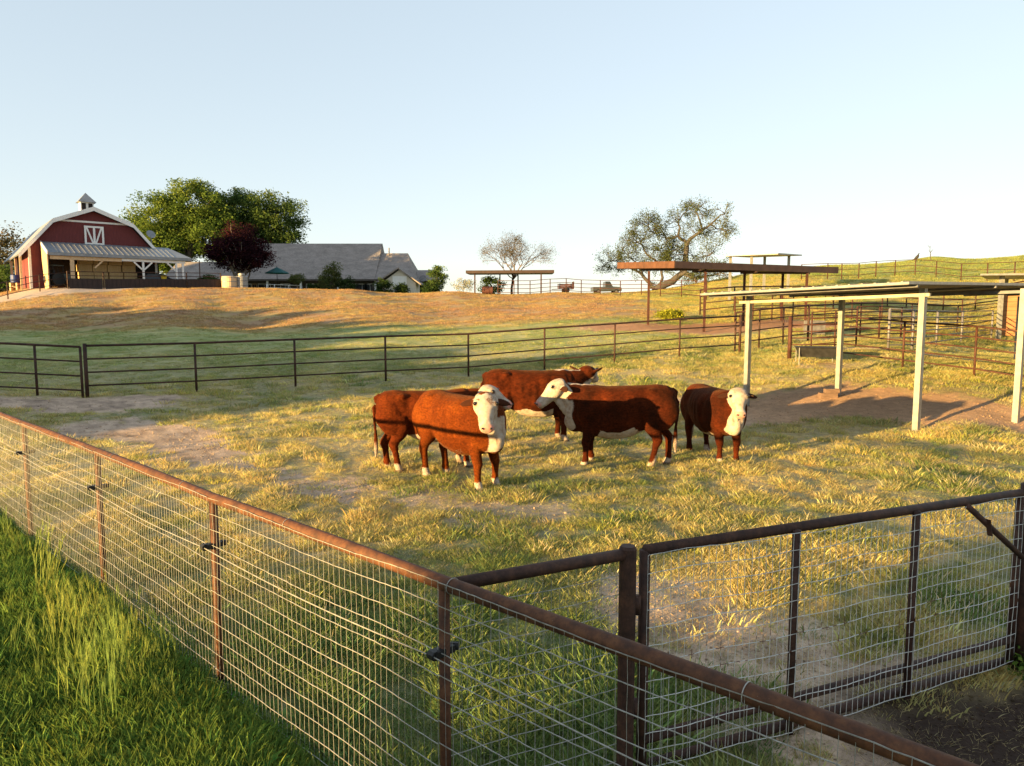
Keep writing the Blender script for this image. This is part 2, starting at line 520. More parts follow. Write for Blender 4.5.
def ground_col(x, y):
    z = zones(x, y)
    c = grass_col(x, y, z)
    near = 1 - smooth01(20, 40, z['r'])
    c = lerp(c, c * np.array((0.40, 0.36, 0.34)) + np.array((0.185, 0.145, 0.115)), near * 0.75 * (1 - 0.8 * z['lush']))    # soil shows between the tufts
    dc = lerp(DIRT, (0.23, 0.165, 0.125), np.clip(0.3 + 1.5 * z['n2'] + 1.5 * z['n3'], 0, 1))
    wet = smooth01(1.9, 2.6, x) * (1 - smooth01(4.7, 5.5, y - 0.3 * (x - 3)))
    dc = lerp(dc, (0.50, 0.315, 0.19), smooth01(5.0, 6.5, x) * smooth01(12, 14, y) * (1 - smooth01(22, 24, y)))  # warm sunlight put into the earth colour around the shelter
    dc = lerp(dc, (0.055, 0.036, 0.027), wet)
    dc = lerp(dc, (0.42, 0.24, 0.14), smooth01(33, 36, y) * smooth01(2, 5, x))
    dc = lerp(dc, (0.50, 0.40, 0.32), smooth01(52, 60, y))
    return lerp(c, dc, z['dirt'])


def ground_mat():
    n = NT('pasture_ground')
    c = n.coord()
    a = n.attr('gcol').outputs['Color']
    f1 = n.noise(5, 6, 0.65, c); f2 = n.noise(38, 4, 0.65, c); f3 = n.noise(0.8, 5, 0.6, c)
    base = n.mix(1.0, a, n.ramp(f1, [(0.25, 0.72), (0.75, 1.22)]), 'MULTIPLY')
    base = n.mix(1.0, base, n.ramp(f2, [(0.25, 0.7), (0.75, 1.25)]), 'MULTIPLY')
    base = n.mix(1.0, base, n.ramp(f3, [(0.3, 0.85), (0.7, 1.12)]), 'MULTIPLY')
    n.col(base)
    n.bump(n.mix(0.4, f1, f2), 0.9, 0.06)
    return n.set(0.95, 0, 0.1)


M['ground'] = ground_mat()
th = np.radians(np.concatenate([np.arange(-42, 42, 0.22), np.arange(42, 318, 1.0)]))
rr = np.concatenate([[0.3], np.geomspace(1.2, 30, 230), np.geomspace(30.5, 160, 170)[0:], np.geomspace(165, 420, 14)])
nth, nr = len(th), len(rr)
RX = rr[:, None] * np.sin(th)[None]; RY = rr[:, None] * np.cos(th)[None]
RZ = tz(RX, RY)
gcol = ground_col(RX.ravel(), RY.ravel())
V = np.stack([RX.ravel(), RY.ravel(), RZ.ravel()], 1)
i, j = np.meshgrid(np.arange(nr - 1), np.arange(nth), indexing='ij')
jn = (j + 1) % nth
F = np.stack([i * nth + j, i * nth + jn, (i + 1) * nth + jn, (i + 1) * nth + j], -1).reshape(-1, 4)[:, ::-1]
go = mesh_np('ground', V, F, M['ground'], smooth=True, attrs={'gcol': gcol})
cap = np.zeros((1, 3))
go['kind'] = 'structure'


# ------------------------------------------------------------------ near wire fence and gate
def pipe_part(name, pts, r, mat, par, n=12):
    return MB().tube(pts, r, n).build(name, mat, par, smooth=True)


def wobble(k, amp):
    return (rng.random((k, 3)) - 0.5) * 2 * amp


def wire_panel(a, b, z0, z1, za_top, zb_top, off, step_v, step_h, rh, rv, mat, par, sag=0.0035):
    """woven 2 x 4 wire between two plan points a, b (x, y, ground z)"""
    a = np.asarray(a, float); b = np.asarray(b, float); L = np.linalg.norm(b[:2] - a[:2])
    m = MB()
    nv = max(2, int(round(L / step_v))); nh = int(round((z1 - z0) / step_h))
    ph = rng.random(4) * 6
    def pt(t, q):
        p = a + (b - a) * t
        za = a[2] + z0 + (za_top - z0) * q; zb = b[2] + z0 + (zb_top - z0) * q
        bulge = sag * math.sin(6.28 * (t * 1.3 + 0.6 * q) + ph[0]) + sag * 0.6 * math.sin(14 * t + ph[1] + 5 * q)
        return np.array((p[0] + off[0] * (1 + bulge / 0.03), p[1] + off[1] * (1 + bulge / 0.03), za + (zb - za) * t + 0.006 * math.sin(9 * t + ph[2] + q * 3)))
    for i in range(nh + 1):
        q = i / nh
        k = nv + 1
        pts = np.array([pt(t, q) for t in np.linspace(0, 1, k)]) + wobble(k, 0.0016)
        m.tube(pts, rh, 4)
    for j in range(nv + 1):
        t = (j + 0.0) / nv
        pts = np.array([pt(t, q) for q in np.linspace(0, 1, nh + 1)]) + wobble(nh + 1, 0.0022)
        m.tube(pts, rv, 4)
    return m.build('wire_mesh', mat, par)


def PZ(px, py, z=1.36):
    v = (383 - py) / FPX
    dz = -math.sin(PITCH) + v * math.cos(PITCH); dy = math.cos(PITCH) + v * math.sin(PITCH)
    k = (z - CAM_H) / dz
    return np.array(((px - 512) / FPX * k, dy * k))


FH = 1.36
_pp = [PZ(444, 583), PZ(213, 498), PZ(97, 451.5), PZ(24, 424)]
_nx = _pp[0] + (_pp[0] - _pp[1]) * 1.0
posts = [tuple(_nx + (_pp[0] - _pp[1])), tuple(_nx)] + [tuple(q) for q in _pp] + [tuple(_pp[3] + (_pp[3] - _pp[2]) * k) for k in (1, 2)]
fz = [gz(*p) for p in posts]
tops = [1.36, 1.36, 1.36, 1.36, 1.36, 1.36, 1.36, 1.36]
tops = [t - z for t, z in zip(tops, fz)]
fence = thing('wire_fence', 'long rusty pipe fence with woven wire running along the tall green grass', 'fence', (posts[2][0], posts[2][1], fz[2]))
rail = []
for (x, y), z, t in zip(posts, fz, tops):
    rail.append((x, y, z + t))
rp = []
for a, b in zip(rail[:-1], rail[1:]):
    for t in np.linspace(0, 1, 6)[:-1]: rp.append(np.array(a) * (1 - t) + np.array(b) * t + (0, 0, 0.006 * math.sin(3.1 * t)))
rp.append(np.array(rail[-1]))
pipe_part('rail', np.array(rp), 0.036, M['rust_rail'], fence, 20)
for t0 in np.linspace(0.02, 0.98, 12):                                    # tie wires wrapped round the rail
    L = (len(rp) - 1) * t0; k = int(L); c = rp[k] * (1 - (L - k)) + rp[k + 1] * (L - k)
    d, s, u = frame_from((*AD, 0))
    aa = np.linspace(0, 2 * math.pi, 17)
    MB().tube([c + 0.039 * (math.cos(q) * s + math.sin(q) * u) + d * 0.012 * q / 6.28 for q in aa], 0.0022, 4).build('tie_wire', M['wire'], fence)
for k, ((x, y), z, t) in enumerate(zip(posts, fz, tops)):
    p = pipe_part('post', [(x, y, z - 0.1), (x, y, z + t - 0.02)], 0.028, M['rust_rail'], fence)
    if k >= 1:
        zi = z + t - 0.335
        c = np.array((x, y, zi)); out = np.array((*AN, 0)); dd = np.array((*AD, 0))
        mi = MB().beam(c - out * 0.045, c + out * 0.075, 0.05, 0.034)
        mi.tube([c + out * 0.075 - dd * 0.022, c + out * 0.075 + dd * 0.022], 0.024, 8).tube([c - out * 0.075 - dd * 0.018, c - out * 0.045 + dd * 0.018], 0.02, 8)
        mi.build('insulator', M['insul'], p)
for k in range(len(posts) - 1):
    a = (*posts[k], fz[k]); b = (*posts[k + 1], fz[k + 1])
    off = AN * 0.0395
    wire_panel(a, b, 0.03, tops[k], tops[k] + 0.010, tops[k + 1] + 0.010, off, 0.0508, 0.113, 0.0024, 0.0012, M['wire'], fence)
    z_ = lambda q, kk: fz[kk] + tops[kk] - q
    rope = [np.array((*(np.array(a[:2]) * (1 - t) + np.array(b[:2]) * t + AN * 0.085), z_(0.335, k) * (1 - t) + z_(0.335, k + 1) * t - 0.03 * math.sin(math.pi * t))) for t in np.linspace(0, 1, 12)]
    MB().tube(rope, 0.0033, 6).build('guard_wire', M['wire'], fence)

# gate line
g0 = np.array(posts[2]); gp = [PZ(628, 551), PZ(645, 547.5), PZ(797, 527.5), PZ(917, 508.5), PZ(1021, 491)]
gh = 1.36
z0 = gz(*gp[0])
side = thing('fence_panel', 'short wired fence panel with a thick end post, joining the long fence to the gate', 'fence', (gp[0][0], gp[0][1], z0))
pipe_part('rail', [(*(g0 + 0.02 * BD), 1.345), (*gp[0], 1.345)], 0.033, M['rust'], side, 14)
pp = MB().tube([(*gp[0], z0 - 0.1), (*gp[0], 1.375)], 0.047, 16); pp.tube([(*gp[0], 1.374), (*gp[0], 1.39)], [0.047, 0.038], 16)
pp.build('post', M['rust'], side, smooth=False)
wire_panel((*g0, 0), (*gp[0], 0), 0.03, 1.32, 1.32, 1.32, BN * -0.03, 0.0508, 0.106, 0.0020, 0.0015, M['wire'], side, 0.004)

gate = thing('pipe_gate', 'rusty pipe farm gate filled with woven wire mesh and a diagonal brace', 'gate', (gp[1][0], gp[1][1], gz(*gp[1])))
T = lambda p, z: (p[0], p[1], z)
pipe_part('rail', [T(gp[1], 1.345), T(gp[4], 1.345)], 0.031, M['rust'], gate, 14)
for q, r_ in ((1, 0.031), (2, 0.026), (3, 0.026), (4, 0.03)):
    low = 0.02 if q in (1,) else 0.05
    pipe_part('upright', [T(gp[q], low), T(gp[q], 1.345)], r_, M['rust'], gate)
pipe_part('bottom_rail', [T(gp[1], 0.24), T(gp[4], 0.24)], 0.029, M['rust'], gate, 14)
pipe_part('ground_rail', [T(gp[1] - BN * 0.03, 0.055), T(gp[4] - BN * 0.03, 0.055)], 0.03, M['rust'], gate, 14)
bq = gp[3] + (gp[4] - gp[3]) * 0.42
pipe_part('brace', [T(bq + BN * 0.035, 1.33), T(gp[4] + BN * 0.035, 0.88)], 0.021, M['rust'], gate)
MB().beam(T(bq + (gp[4] - gp[3]) * 0.17 + BN * 0.06, 1.22), T(bq + (gp[4] - gp[3]) * 0.20 + BN * 0.06, 1.10), 0.035, 0.008).build('latch_plate', M['rust'], gate)
for zc in (0.45, 1.05):
    MB().tube([T((gp[0] + gp[1]) / 2 + (0, -0.012), zc - 0.05), T((gp[0] + gp[1]) / 2 + (0, -0.012), zc + 0.05)], 0.028, 10).build('hinge', M['rust'], gate, smooth=True)
for q in (1, 2, 3):
    a, b = gp[q], gp[q + 1]
    wire_panel((a[0], a[1], 0), (b[0], b[1], 0), 0.08, 1.33, 1.33, 1.33, BN * 0.030, 0.0508, 0.104, 0.0022, 0.0017, M['wire_rusty'], gate, 0.0012)
ep = gp[4] + BD * 0.09
endp = thing('gate_post', 'thick rusted pipe post standing at the far end of the gate', 'post', (ep[0], ep[1], gz(*ep)))
pipe_part('shaft', [T(ep, -0.1), T(ep, 1.40)], 0.05, M['rust'], endp, 16)
MB().tube([T(ep, 1.40), T(ep, 1.415)], [0.05, 0.03], 16).build('cap', M['rust'], endp)


# ------------------------------------------------------------------ cattle
def hide_mat(name, red0, red1, red2, curl, curl_scale=38):
    n = NT(name)
    c = n.coord()
    wht = n.attr('white').outputs['Fac']; pink = n.attr('nose').outputs['Fac']; hoof = n.attr('hoof').outputs['Fac']; dark = n.attr('dark').outputs['Fac']
    a = n.noise(2.6, 4, 0.6, c); f = n.noise(curl_scale, 5, 0.72, c, (0.6, 1, 1)); g = n.noise(90, 3, 0.7, c)
    coat = n.ramp(a, [(0.3, red0), (0.55, red1), (0.75, red2)])
    coat = n.mix(1.0, coat, n.ramp(f, [(0.32, 0.5), (0.68, 1.55)]), 'MULTIPLY')
    edge = n.math('ADD', wht, n.math('MULTIPLY', n.math('SUBTRACT', n.noise(55, 4, 0.7, c), 0.5), 0.75))
    k = n.ramp(edge, [(0.36, 0.0), (0.64, 1.0)])
    wc = n.ramp(n.noise(9, 5, 0.65, c), [(0.3, (0.22, 0.145, 0.10)), (0.46, (0.37, 0.30, 0.235)), (0.75, (0.48, 0.425, 0.36))])
    base = n.mix(k, coat, wc)
    base = n.mix(pink, base, (0.50, 0.25, 0.20))
    base = n.mix(dark, base, (0.035, 0.014, 0.008))
    base = n.mix(hoof, base, (0.10, 0.075, 0.055))
    n.col(base)
    n.bump(n.mix(0.35, f, g), curl, 0.018)
    m = n.set(0.85, 0, 0.04)
    n.b.inputs['Sheen Weight'].default_value = 0.10; n.b.inputs['Sheen Roughness'].default_value = 0.4
    n.b.inputs['Sheen Tint'].default_value = (0.8, 0.36, 0.12, 1)
    return m


M['hide_red'] = hide_mat('bright_red_hide', (0.055, 0.011, 0.002), (0.100, 0.021, 0.003), (0.15, 0.036, 0.005), 0.7)
M['hide_mid'] = hide_mat('red_hide', (0.040, 0.008, 0.002), (0.075, 0.014, 0.003), (0.115, 0.023, 0.004), 0.7)
M['hide_dark'] = hide_mat('dark_red_hide', (0.018, 0.005, 0.002), (0.044, 0.0085, 0.0025), (0.082, 0.015, 0.0035), 1.0)
M['hide_curly'] = hide_mat('curly_dark_red_hide', (0.018, 0.005, 0.002), (0.050, 0.0095, 0.0025), (0.09, 0.017, 0.004), 1.0, 20)
M['eye'] = simple('dark_eye', (0.006, 0.004, 0.003), (0.012, 0.008, 0.006), 20, 0.12, 0, 0.6, 0)
M['tag'] = simple('ear_tag', (0.75, 0.25, 0.04), (0.85, 0.32, 0.06), 20, 0.5)


def cow(label, x, y, yaw, sc, poll, hd, hide, feet, crest=False, chest=1.0, bellywhite=1.0, face_red=0.0, face_from=0.0, sock=0.14, tail_sw=0.0, seed=0, fat=1.0, tagged=None, ear_up=0.0):
    """poll, feet in body coordinates (x forward, metres before scale); hd: world direction poll -> muzzle"""
    yaw = R(yaw)
    rz = Matrix.Rotation(-yaw, 3, 'Z')
    d = np.array(rz @ Vector(hd).normalized())
    z0 = gz(x, y)
    ctr = Vector((x, y, z0))
    Z = np.array((0, 0, 1.0)); Yv = np.array((0, 1.0, 0))
    m = MB()
    # trunk
    secs = [(-0.90, 1.10, 0.10, 0.13, 0.15), (-0.86, 1.09, 0.18, 0.20, 0.24), (-0.76, 1.06, 0.25, 0.285, 0.30), (-0.60, 1.04, 0.285, 0.32, 0.36), (-0.42, 1.01, 0.29, 0.335, 0.40),
            (-0.22, 0.99, 0.325, 0.345, 0.46), (0.0, 0.97, 0.355, 0.355, 0.49), (0.22, 0.96, 0.355, 0.365, 0.48), (0.42, 0.97, 0.31, 0.37, 0.45), (0.58, 0.99, 0.28, 0.365, 0.43),
            (0.70, 1.0, 0.235, 0.32, 0.40), (0.80, 0.97, 0.19, 0.25, 0.33), (0.88, 0.93, 0.12, 0.16, 0.20)]
    L = [(np.array((sx, 0, zc)), Yv, Z, hw * (fat if -0.65 < sx < 0.75 else 1), h, hb + (0.035 if -0.3 < sx < 0.75 else 0)) for sx, zc, hw, h, hb in secs]
    m.loft(L, 28, 2.35)
    # brisket and dewlap
    m.blob((0.73, 0, 0.74), 0.17, 10, (1.1, 0.8, 1.15))
    for q in np.linspace(0, 1, 6):                                            # loose skin under the neck
        c_ = np.array((0.74, 0, 0.80)) * (1 - q) + (np.array(poll, float) + d * 0.16 - np.array((0.06 * d[0], 0.06 * d[1], 0.13))) * q
        m.blob(c_, 0.12 - 0.045 * q, 8, (1.0, 0.62, 1.15))
    # shoulder and thigh masses
    for s_ in (-1, 1):
        m.loft([(np.array((0.50 + 0.02 * q, s_ * (0.19 + 0.05 * math.sin(q * 1.57)), 1.26 - 0.5 * q)), np.array((1.0, 0, 0)), np.array((0, 1.0, 0)), 0.06 + 0.14 * math.sin(0.35 + q * 2.2), 0.05 + 0.05 * math.sin(q * 3.14)) for q in np.linspace(0, 1, 8)], 16)
        m.loft([(np.array((-0.62 - 0.07 * math.sin(q * 3), s_ * (0.13 + 0.07 * math.sin(q * 1.9)), 1.30 - 0.66 * q)), np.array((1.0, 0, 0)), np.array((0, 1.0, 0)), 0.09 + 0.17 * math.sin(0.2 + q * 2.6), 0.05 + 0.085 * math.sin(0.3 + q * 2.5)) for q in np.linspace(0, 1, 9)], 18)
        m.blob((-0.50, s_ * 0.175, 1.255), 0.075, 8, (1.5, 1.1, 0.8))
    # legs: front left, front right, hind left, hind right, feet given as (x, y)
    for k, (fx, fy) in enumerate(feet):
        s_ = 1 if k % 2 == 0 else -1
        if k < 2:
            J = [((0.52, s_ * 0.175, 0.92), 0.135, 0.11), ((0.50 + 0.25 * (fx - 0.53), s_ * 0.18, 0.66), 0.105, 0.085), ((0.51 + 0.55 * (fx - 0.53), s_ * 0.17 * 0.5 + fy * 0.5, 0.50), 0.07, 0.062),
                 ((0.54 + 0.75 * (fx - 0.53), s_ * 0.17 * 0.4 + fy * 0.6, 0.385), 0.058, 0.056), ((0.535 + 0.8 * (fx - 0.53), fy, 0.33), 0.046, 0.044), ((0.53 + 0.9 * (fx - 0.53), fy, 0.19), 0.038, 0.036),
                 ((fx - 0.005, fy, 0.115), 0.047, 0.044), ((fx + 0.02, fy, 0.06), 0.048, 0.046), ((fx + 0.035, fy, 0.0), 0.066, 0.056), ((fx + 0.035, fy, -0.02), 0.066, 0.056)]
        else:
            J = [((-0.58, s_ * 0.19, 0.95), 0.21, 0.12), ((-0.53 + 0.2 * (fx + 0.66), s_ * 0.20, 0.74), 0.16, 0.105), ((-0.60 + 0.5 * (fx + 0.66), s_ * 0.18, 0.60), 0.105, 0.08), ((-0.70 + 0.7 * (fx + 0.66), s_ * 0.09 + fy * 0.5, 0.495), 0.074, 0.055),
                 ((-0.72 + 0.8 * (fx + 0.66), fy * 0.85 + s_ * 0.025, 0.43), 0.062, 0.05), ((-0.695 + 0.85 * (fx + 0.66), fy, 0.34), 0.046, 0.042), ((-0.675 + 0.95 * (fx + 0.66), fy, 0.20), 0.041, 0.038),
                 ((fx - 0.01, fy, 0.115), 0.050, 0.046), ((fx + 0.015, fy, 0.06), 0.050, 0.047), ((fx + 0.03, fy, 0.0), 0.066, 0.055), ((fx + 0.03, fy, -0.02), 0.066, 0.055)]
        m.loft([(np.array(p), np.array((1.0, 0, 0)), np.array((0, 1.0, 0)), a * (1.25 if i_ > 1 else 1.1), b * (1.28 if i_ > 1 else 1.1)) for i_, (p, a, b) in enumerate(J)], 16)
    # neck
    poll = np.array(poll, float)
    base = np.array((0.60, 0, 1.07)); mid = base * 0.45 + poll * 0.55 + np.array((0.0, 0, -0.02 - 0.0))
    side = np.cross(Z, d); side /= np.linalg.norm(side)                       # animal's left
    up = np.cross(d, side)                                                     # forehead normal
    nk = []
    c2 = poll + d * 0.10 - up * 0.06
    for q in np.linspace(0, 1, 8):
        c = base * (1 - q) ** 2 + 2 * q * (1 - q) * mid + c2 * q * q
        t = 2 * (1 - q) * (mid - base) + 2 * q * (c2 - mid)
        tt, ss, uu = frame_from(t)
        ss = -ss
        sd_ = ss * (1 - q) + side * q; sd_ /= np.linalg.norm(sd_)
        uu = np.cross(tt, sd_)
        nk.append((c, sd_, uu, 0.21 * (1 - q) + 0.10 * q, 0.27 * (1 - q) + 0.115 * q, 0.36 * (1 - q) + 0.125 * q))
    m.loft(nk, 22)
    # head
    hp = [(-0.07, 0.055, 0.05, 0.0), (-0.03, 0.098, 0.085, 0.0), (0.04, 0.115, 0.115, 0.005), (0.12, 0.122, 0.130, 0.0), (0.18, 0.120, 0.130, -0.004), (0.25, 0.098, 0.116, -0.012), (0.33, 0.080, 0.098, -0.018),
          (0.40, 0.074, 0.084, -0.022), (0.455, 0.084, 0.080, -0.024), (0.50, 0.086, 0.076, -0.026), (0.535, 0.070, 0.058, -0.03), (0.55, 0.04, 0.035, -0.03)]
    m.loft([(poll + d * t + up * (o - 0.01), side, up, hw * (1.42 - 0.24 * min(1, max(0, (t - 0.16) / 0.2))), hh * 1.06) for t, hw, hh, o in hp], 22, 2.1)
    m.loft([(poll + d * t - up * 0.10, side, up, hw, hh) for t, hw, hh in ((0.06, 0.06, 0.05), (0.14, 0.088, 0.06), (0.22, 0.08, 0.055), (0.34, 0.055, 0.035), (0.44, 0.05, 0.03))], 14)
    for s_ in (-1, 1):
        m.blob(poll + d * 0.165 + side * s_ * 0.128 + up * 0.055, 0.042, 8)
        eo = side * s_ * 0.97 - Z * (0.14 - ear_up) - up * 0.12; eo /= np.linalg.norm(eo)
        ed, es, eu = frame_from(eo, d)
        root = poll + d * 0.035 + side * s_ * 0.105 - up * 0.03
        m.loft([(root + eo * t, es, eu, th_, wd) for t, th_, wd in ((0.0, 0.03, 0.032), (0.05, 0.027, 0.044), (0.11, 0.024, 0.062), (0.17, 0.020, 0.06), (0.22, 0.016, 0.038), (0.25, 0.012, 0.014))], 12)
    # tail
    tl = [(-0.84, 0, 1.27), (-0.915, 0.0, 1.23), (-0.945, tail_sw * 0.2, 1.08), (-0.94, tail_sw * 0.5, 0.85), (-0.92, tail_sw * 0.8, 0.66), (-0.915, tail_sw, 0.50), (-0.915, tail_sw, 0.36), (-0.92, tail_sw, 0.22)]
    m.tube(tl, [0.05, 0.042, 0.03, 0.024, 0.024, 0.038, 0.036, 0.014], 10)
    tmp = m.build('cow_body', hide, None, recalc=True)
    md = tmp.modifiers.new('r', 'REMESH'); md.mode = 'VOXEL'; md.voxel_size = 0.0135; md.use_smooth_shade = True
    md2 = tmp.modifiers.new('s', 'SMOOTH'); md2.factor = 0.5; md2.iterations = 5
    dg = bpy.context.evaluated_depsgraph_get()
    me = bpy.data.meshes.new_from_object(tmp.evaluated_get(dg), preserve_all_data_layers=False, depsgraph=dg)
    bpy.data.objects.remove(tmp)
    nv = len(me.vertices)
    co = np.empty(nv * 3, np.float32); me.vertices.foreach_get('co', co); co = co.reshape(-1, 3).astype(float)
    nn = np.empty(nv * 3, np.float32); me.vertices.foreach_get('normal', nn); nn = nn.reshape(-1, 3)
    X, Y_, Z_ = co.T
    N1 = fbm(X * 1 + Y_ * 0.7 + seed, Z_ + Y_ * 0.4 + seed, 4.0, 4, seed) - 0.5
    NL = fbm(X * 1 + Y_ * 0.7 + seed, Z_ + Y_ * 0.4 - seed, 2.2, 2, seed + 9) - 0.5
    # muscle relief: gentle lumps in the surface
    hollow = 0.030 * np.exp(-((X + 0.40) / 0.10) ** 2 - ((Z_ - 1.16) / 0.12) ** 2) + 0.016 * np.exp(-((X - 0.30 - 0.1 * (Z_ - 1)) / 0.05) ** 2) * smooth01(0.65, 0.8, Z_) * (1 - smooth01(1.15, 1.3, Z_))
    hollow += 0.02 * np.exp(-((X + 0.36) / 0.06) ** 2 - ((Z_ - 0.72) / 0.16) ** 2) - 0.006 * np.sin(X * 46) * np.exp(-((X + 0.0) / 0.22) ** 2 - ((Z_ - 0.95) / 0.2) ** 2)
    co -= nn * (hollow * smooth01(0.12, 0.22, np.abs(Y_)))[:, None]
    co += nn * ((fbm(X + 3 * seed + Y_ * 0.5, Z_ - Y_ * 0.5, 5.0, 3, seed + 5) - 0.5) * 0.016)[:, None]
    rel = co - poll
    t = rel @ d; sdv = rel @ side; upv = rel @ up
    dist = np.sqrt(sdv ** 2 + upv ** 2)
    earz = (np.abs(sdv) > 0.172) & (t < 0.13) & (t > -0.07) & (dist < 0.42) & (np.abs(upv + 0.06) < 0.07 + 0.5 * ear_up)
    headm = smooth01(face_from - 0.10, face_from - 0.02, t + 0.12 * NL) * (1 - smooth01(0.21, 0.28, dist + 0.1 * NL)) * (~earz)
    if face_red: headm = headm * (1 - face_red * (1 - smooth01(0.04, 0.13, np.abs(sdv + 0.02) + 0.25 * N1)) * (1 - smooth01(0.03, 0.12, t + 0.3 * N1)) * smooth01(-0.05, 0.04, upv))
    mott = fbm(X * 1.3 + Y_ + seed, Z_ + 0.6 * Y_, 13.0, 3, seed + 3)
    headm = headm * (1 - (0.34 + 0.2 * (face_red > 0)) * smooth01(0.50, 0.62, mott) * (1 - smooth01(0.16, 0.34, t)))
    wh = headm.copy()
    # throat and front of the chest
    q = np.clip((X - 0.5) / 0.5, 0, 1)
    chestm = smooth01(0.60, 0.74, X + 0.5 * N1) * (1 - smooth01(0.11, 0.18, np.abs(Y_ - 0.5 * poll[1] * q) + 0.34 * NL)) * (1 - smooth01(1.00, 1.2, Z_ + 0.2 * N1)) * smooth01(-0.2, 0.15, nn[:, 0] - 0.6 * nn[:, 2] + 0.5 * N1) * smooth01(0.55, 0.60, Z_ + 0.1 * N1)
    notear = ~earz
    wh = np.maximum(wh, chest * chestm * notear)
    # under the neck, up to the jaw
    nkd = np.full(nv, 9.0)
    for a_ in np.linspace(0.35, 1, 7):
        c = base * (1 - a_) + c2 * a_ - np.array((0, 0, 0.16))
        nkd = np.minimum(nkd, np.linalg.norm(co - c, axis=1))
    wh = np.maximum(wh, chest * (1 - smooth01(0.13, 0.2, nkd + 0.3 * NL)) * smooth01(0.05, 0.4, -nn[:, 2] + nn[:, 0] * 0.3) * notear)
    # belly
    wh = np.maximum(wh, bellywhite * (1 - smooth01(0.60, 0.68, Z_ + 0.22 * N1)) * smooth01(-0.40, -0.34, X + 0.2 * N1) * (1 - smooth01(0.32, 0.38, X + 0.2 * N1)) * (np.abs(Y_) < 0.27))
    if crest:
        nd = np.full(nv, 9.0)
        for a_ in np.linspace(0.0, 0.62, 10):
            c = (np.array((0.50, 0, 1.35)) * (1 - a_) + (poll + np.array((0, 0, 0.06))) * a_)
            nd = np.minimum(nd, np.linalg.norm(co - c, axis=1))
        wh = np.maximum(wh, (1 - smooth01(0.05, 0.10, nd + 0.1 * N1)))
    wh = np.maximum(wh, 0.62 * (1 - smooth01(sock - 0.05, sock + 0.03, Z_ + 0.25 * N1)))
    wh = np.maximum(wh, 0.52 * (1 - smooth01(0.42, 0.62, Z_)) * (X < -0.87))
    nose = smooth01(0.475, 0.50, t) * (dist < 0.14) * smooth01(-0.075, -0.03, upv)
    eyed = np.minimum(*[np.linalg.norm(co - (poll + d * 0.172 + side * q_ * 0.150 + up * 0.080), axis=1) for q_ in (-1, 1)])
    dark = earz * smooth01(0.178, 0.21, np.abs(sdv) + 0.1 * N1) * 0.85
    dark = np.maximum(dark, 0.75 * (1 - smooth01(0.028, 0.055, eyed + 0.05 * N1)))
    hoofm = 1 - smooth01(0.035, 0.05, Z_)
    me.vertices.foreach_set('co', (co * sc).astype(np.float32).ravel())
    for nm, arr in (('white', wh), ('nose', nose), ('hoof', hoofm), ('dark', dark)):
        at = me.attributes.new(nm, 'FLOAT', 'POINT'); at.data.foreach_set('value', arr.astype(np.float32))
    me.materials.clear(); me.materials.append(hide)
    me.polygons.foreach_set('use_smooth', [True] * len(me.polygons))
    me.update()
    o = bpy.data.objects.new('cow', me)
    COL.objects.link(o)
    o.location = (x, y, z0 - 0.012); o.rotation_euler = (0, 0, yaw)
    tag(o, label, 'cow', 'cattle in the paddock')
    for s_ in (-1, 1):
        e = MB().blob((poll + d * 0.172 + side * s_ * 0.150 + up * 0.084) * sc, 0.026 * sc, 8).build('eye', M['eye'], o, smooth=True, world=False)
        nb = MB().blob((poll + d * 0.538 + side * s_ * 0.056 + up * 0.010) * sc, 0.019 * sc, 6, (1, 1, 0.8)).build('nostril', M['eye'], o, smooth=True, world=False)
    if tagged:
        s_ = tagged
        eo = side * s_ * 0.97 - Z * 0.14 - up * 0.12
        c = poll + d * 0.035 + side * s_ * 0.085 - up * 0.03 + eo * 0.16 + up * 0.03
        MB().beam(c * sc, (c - Z * 0.055) * sc, 0.05 * sc, 0.008, tuple(up)).build('ear_tag', M['tag'], o, world=False)
    return o


FEET = [(0.53, 0.16), (0.53, -0.16), (-0.66, 0.16), (-0.66, -0.16)]
cow('bright red cow with white face, standing in front and looking at the camera', -0.80, 11.22, -47, 1.05, (0.89, -0.29, 1.39), (0.06, -0.70, -0.70), M['hide_red'],
    [(0.54, 0.20), (0.60, -0.18), (-0.62, 0.18), (-0.66, -0.18)], face_red=0.75, bellywhite=0.35, fat=1.08, seed=1)
cow('red cow seen from its rear, head hidden behind the front cow', -1.40, 12.2, 17, 1.0, (0.94, -0.10, 1.33), (0.86, -0.20, -0.48), M['hide_mid'],
    [(0.53, 0.16), (0.60, -0.16), (-0.72, 0.15), (-0.58, -0.19)], seed=2, bellywhite=0.9, tail_sw=0.06)
cow('dark red cow at the back with its head turned away from the camera', 0.42, 14.75, 4, 1.10, (1.02, 0.04, 1.31), (0.40, 0.86, -0.32), M['hide_curly'],
    [(0.50, 0.15), (0.58, -0.16), (-0.60, 0.16), (-0.72, -0.16)], crest=True, face_from=0.16, ear_up=0.75, seed=3, bellywhite=1.0)
cow('dark red cow standing side on with its white head facing the left', 1.91, 12.65, 175, 1.07, (0.97, 0.06, 1.37), (-0.76, -0.14, -0.63), M['hide_dark'],
    [(0.56, 0.16), (0.46, -0.15), (-0.52, 0.18), (-0.82, -0.15)], crest=True, seed=4, bellywhite=1.0, sock=0.16)
cow('small dark red cow with orange ear tag, standing alone at the right of the herd', 3.82, 13.5, -78, 1.0, (0.88, -0.02, 1.36), (-0.10, -0.72, -0.68), M['hide_dark'],
    [(0.60, 0.15), (0.56, -0.16), (-0.58, 0.17), (-0.66, -0.16)], seed=5, bellywhite=0.6, sock=0.10, fat=1.22, tagged=1)


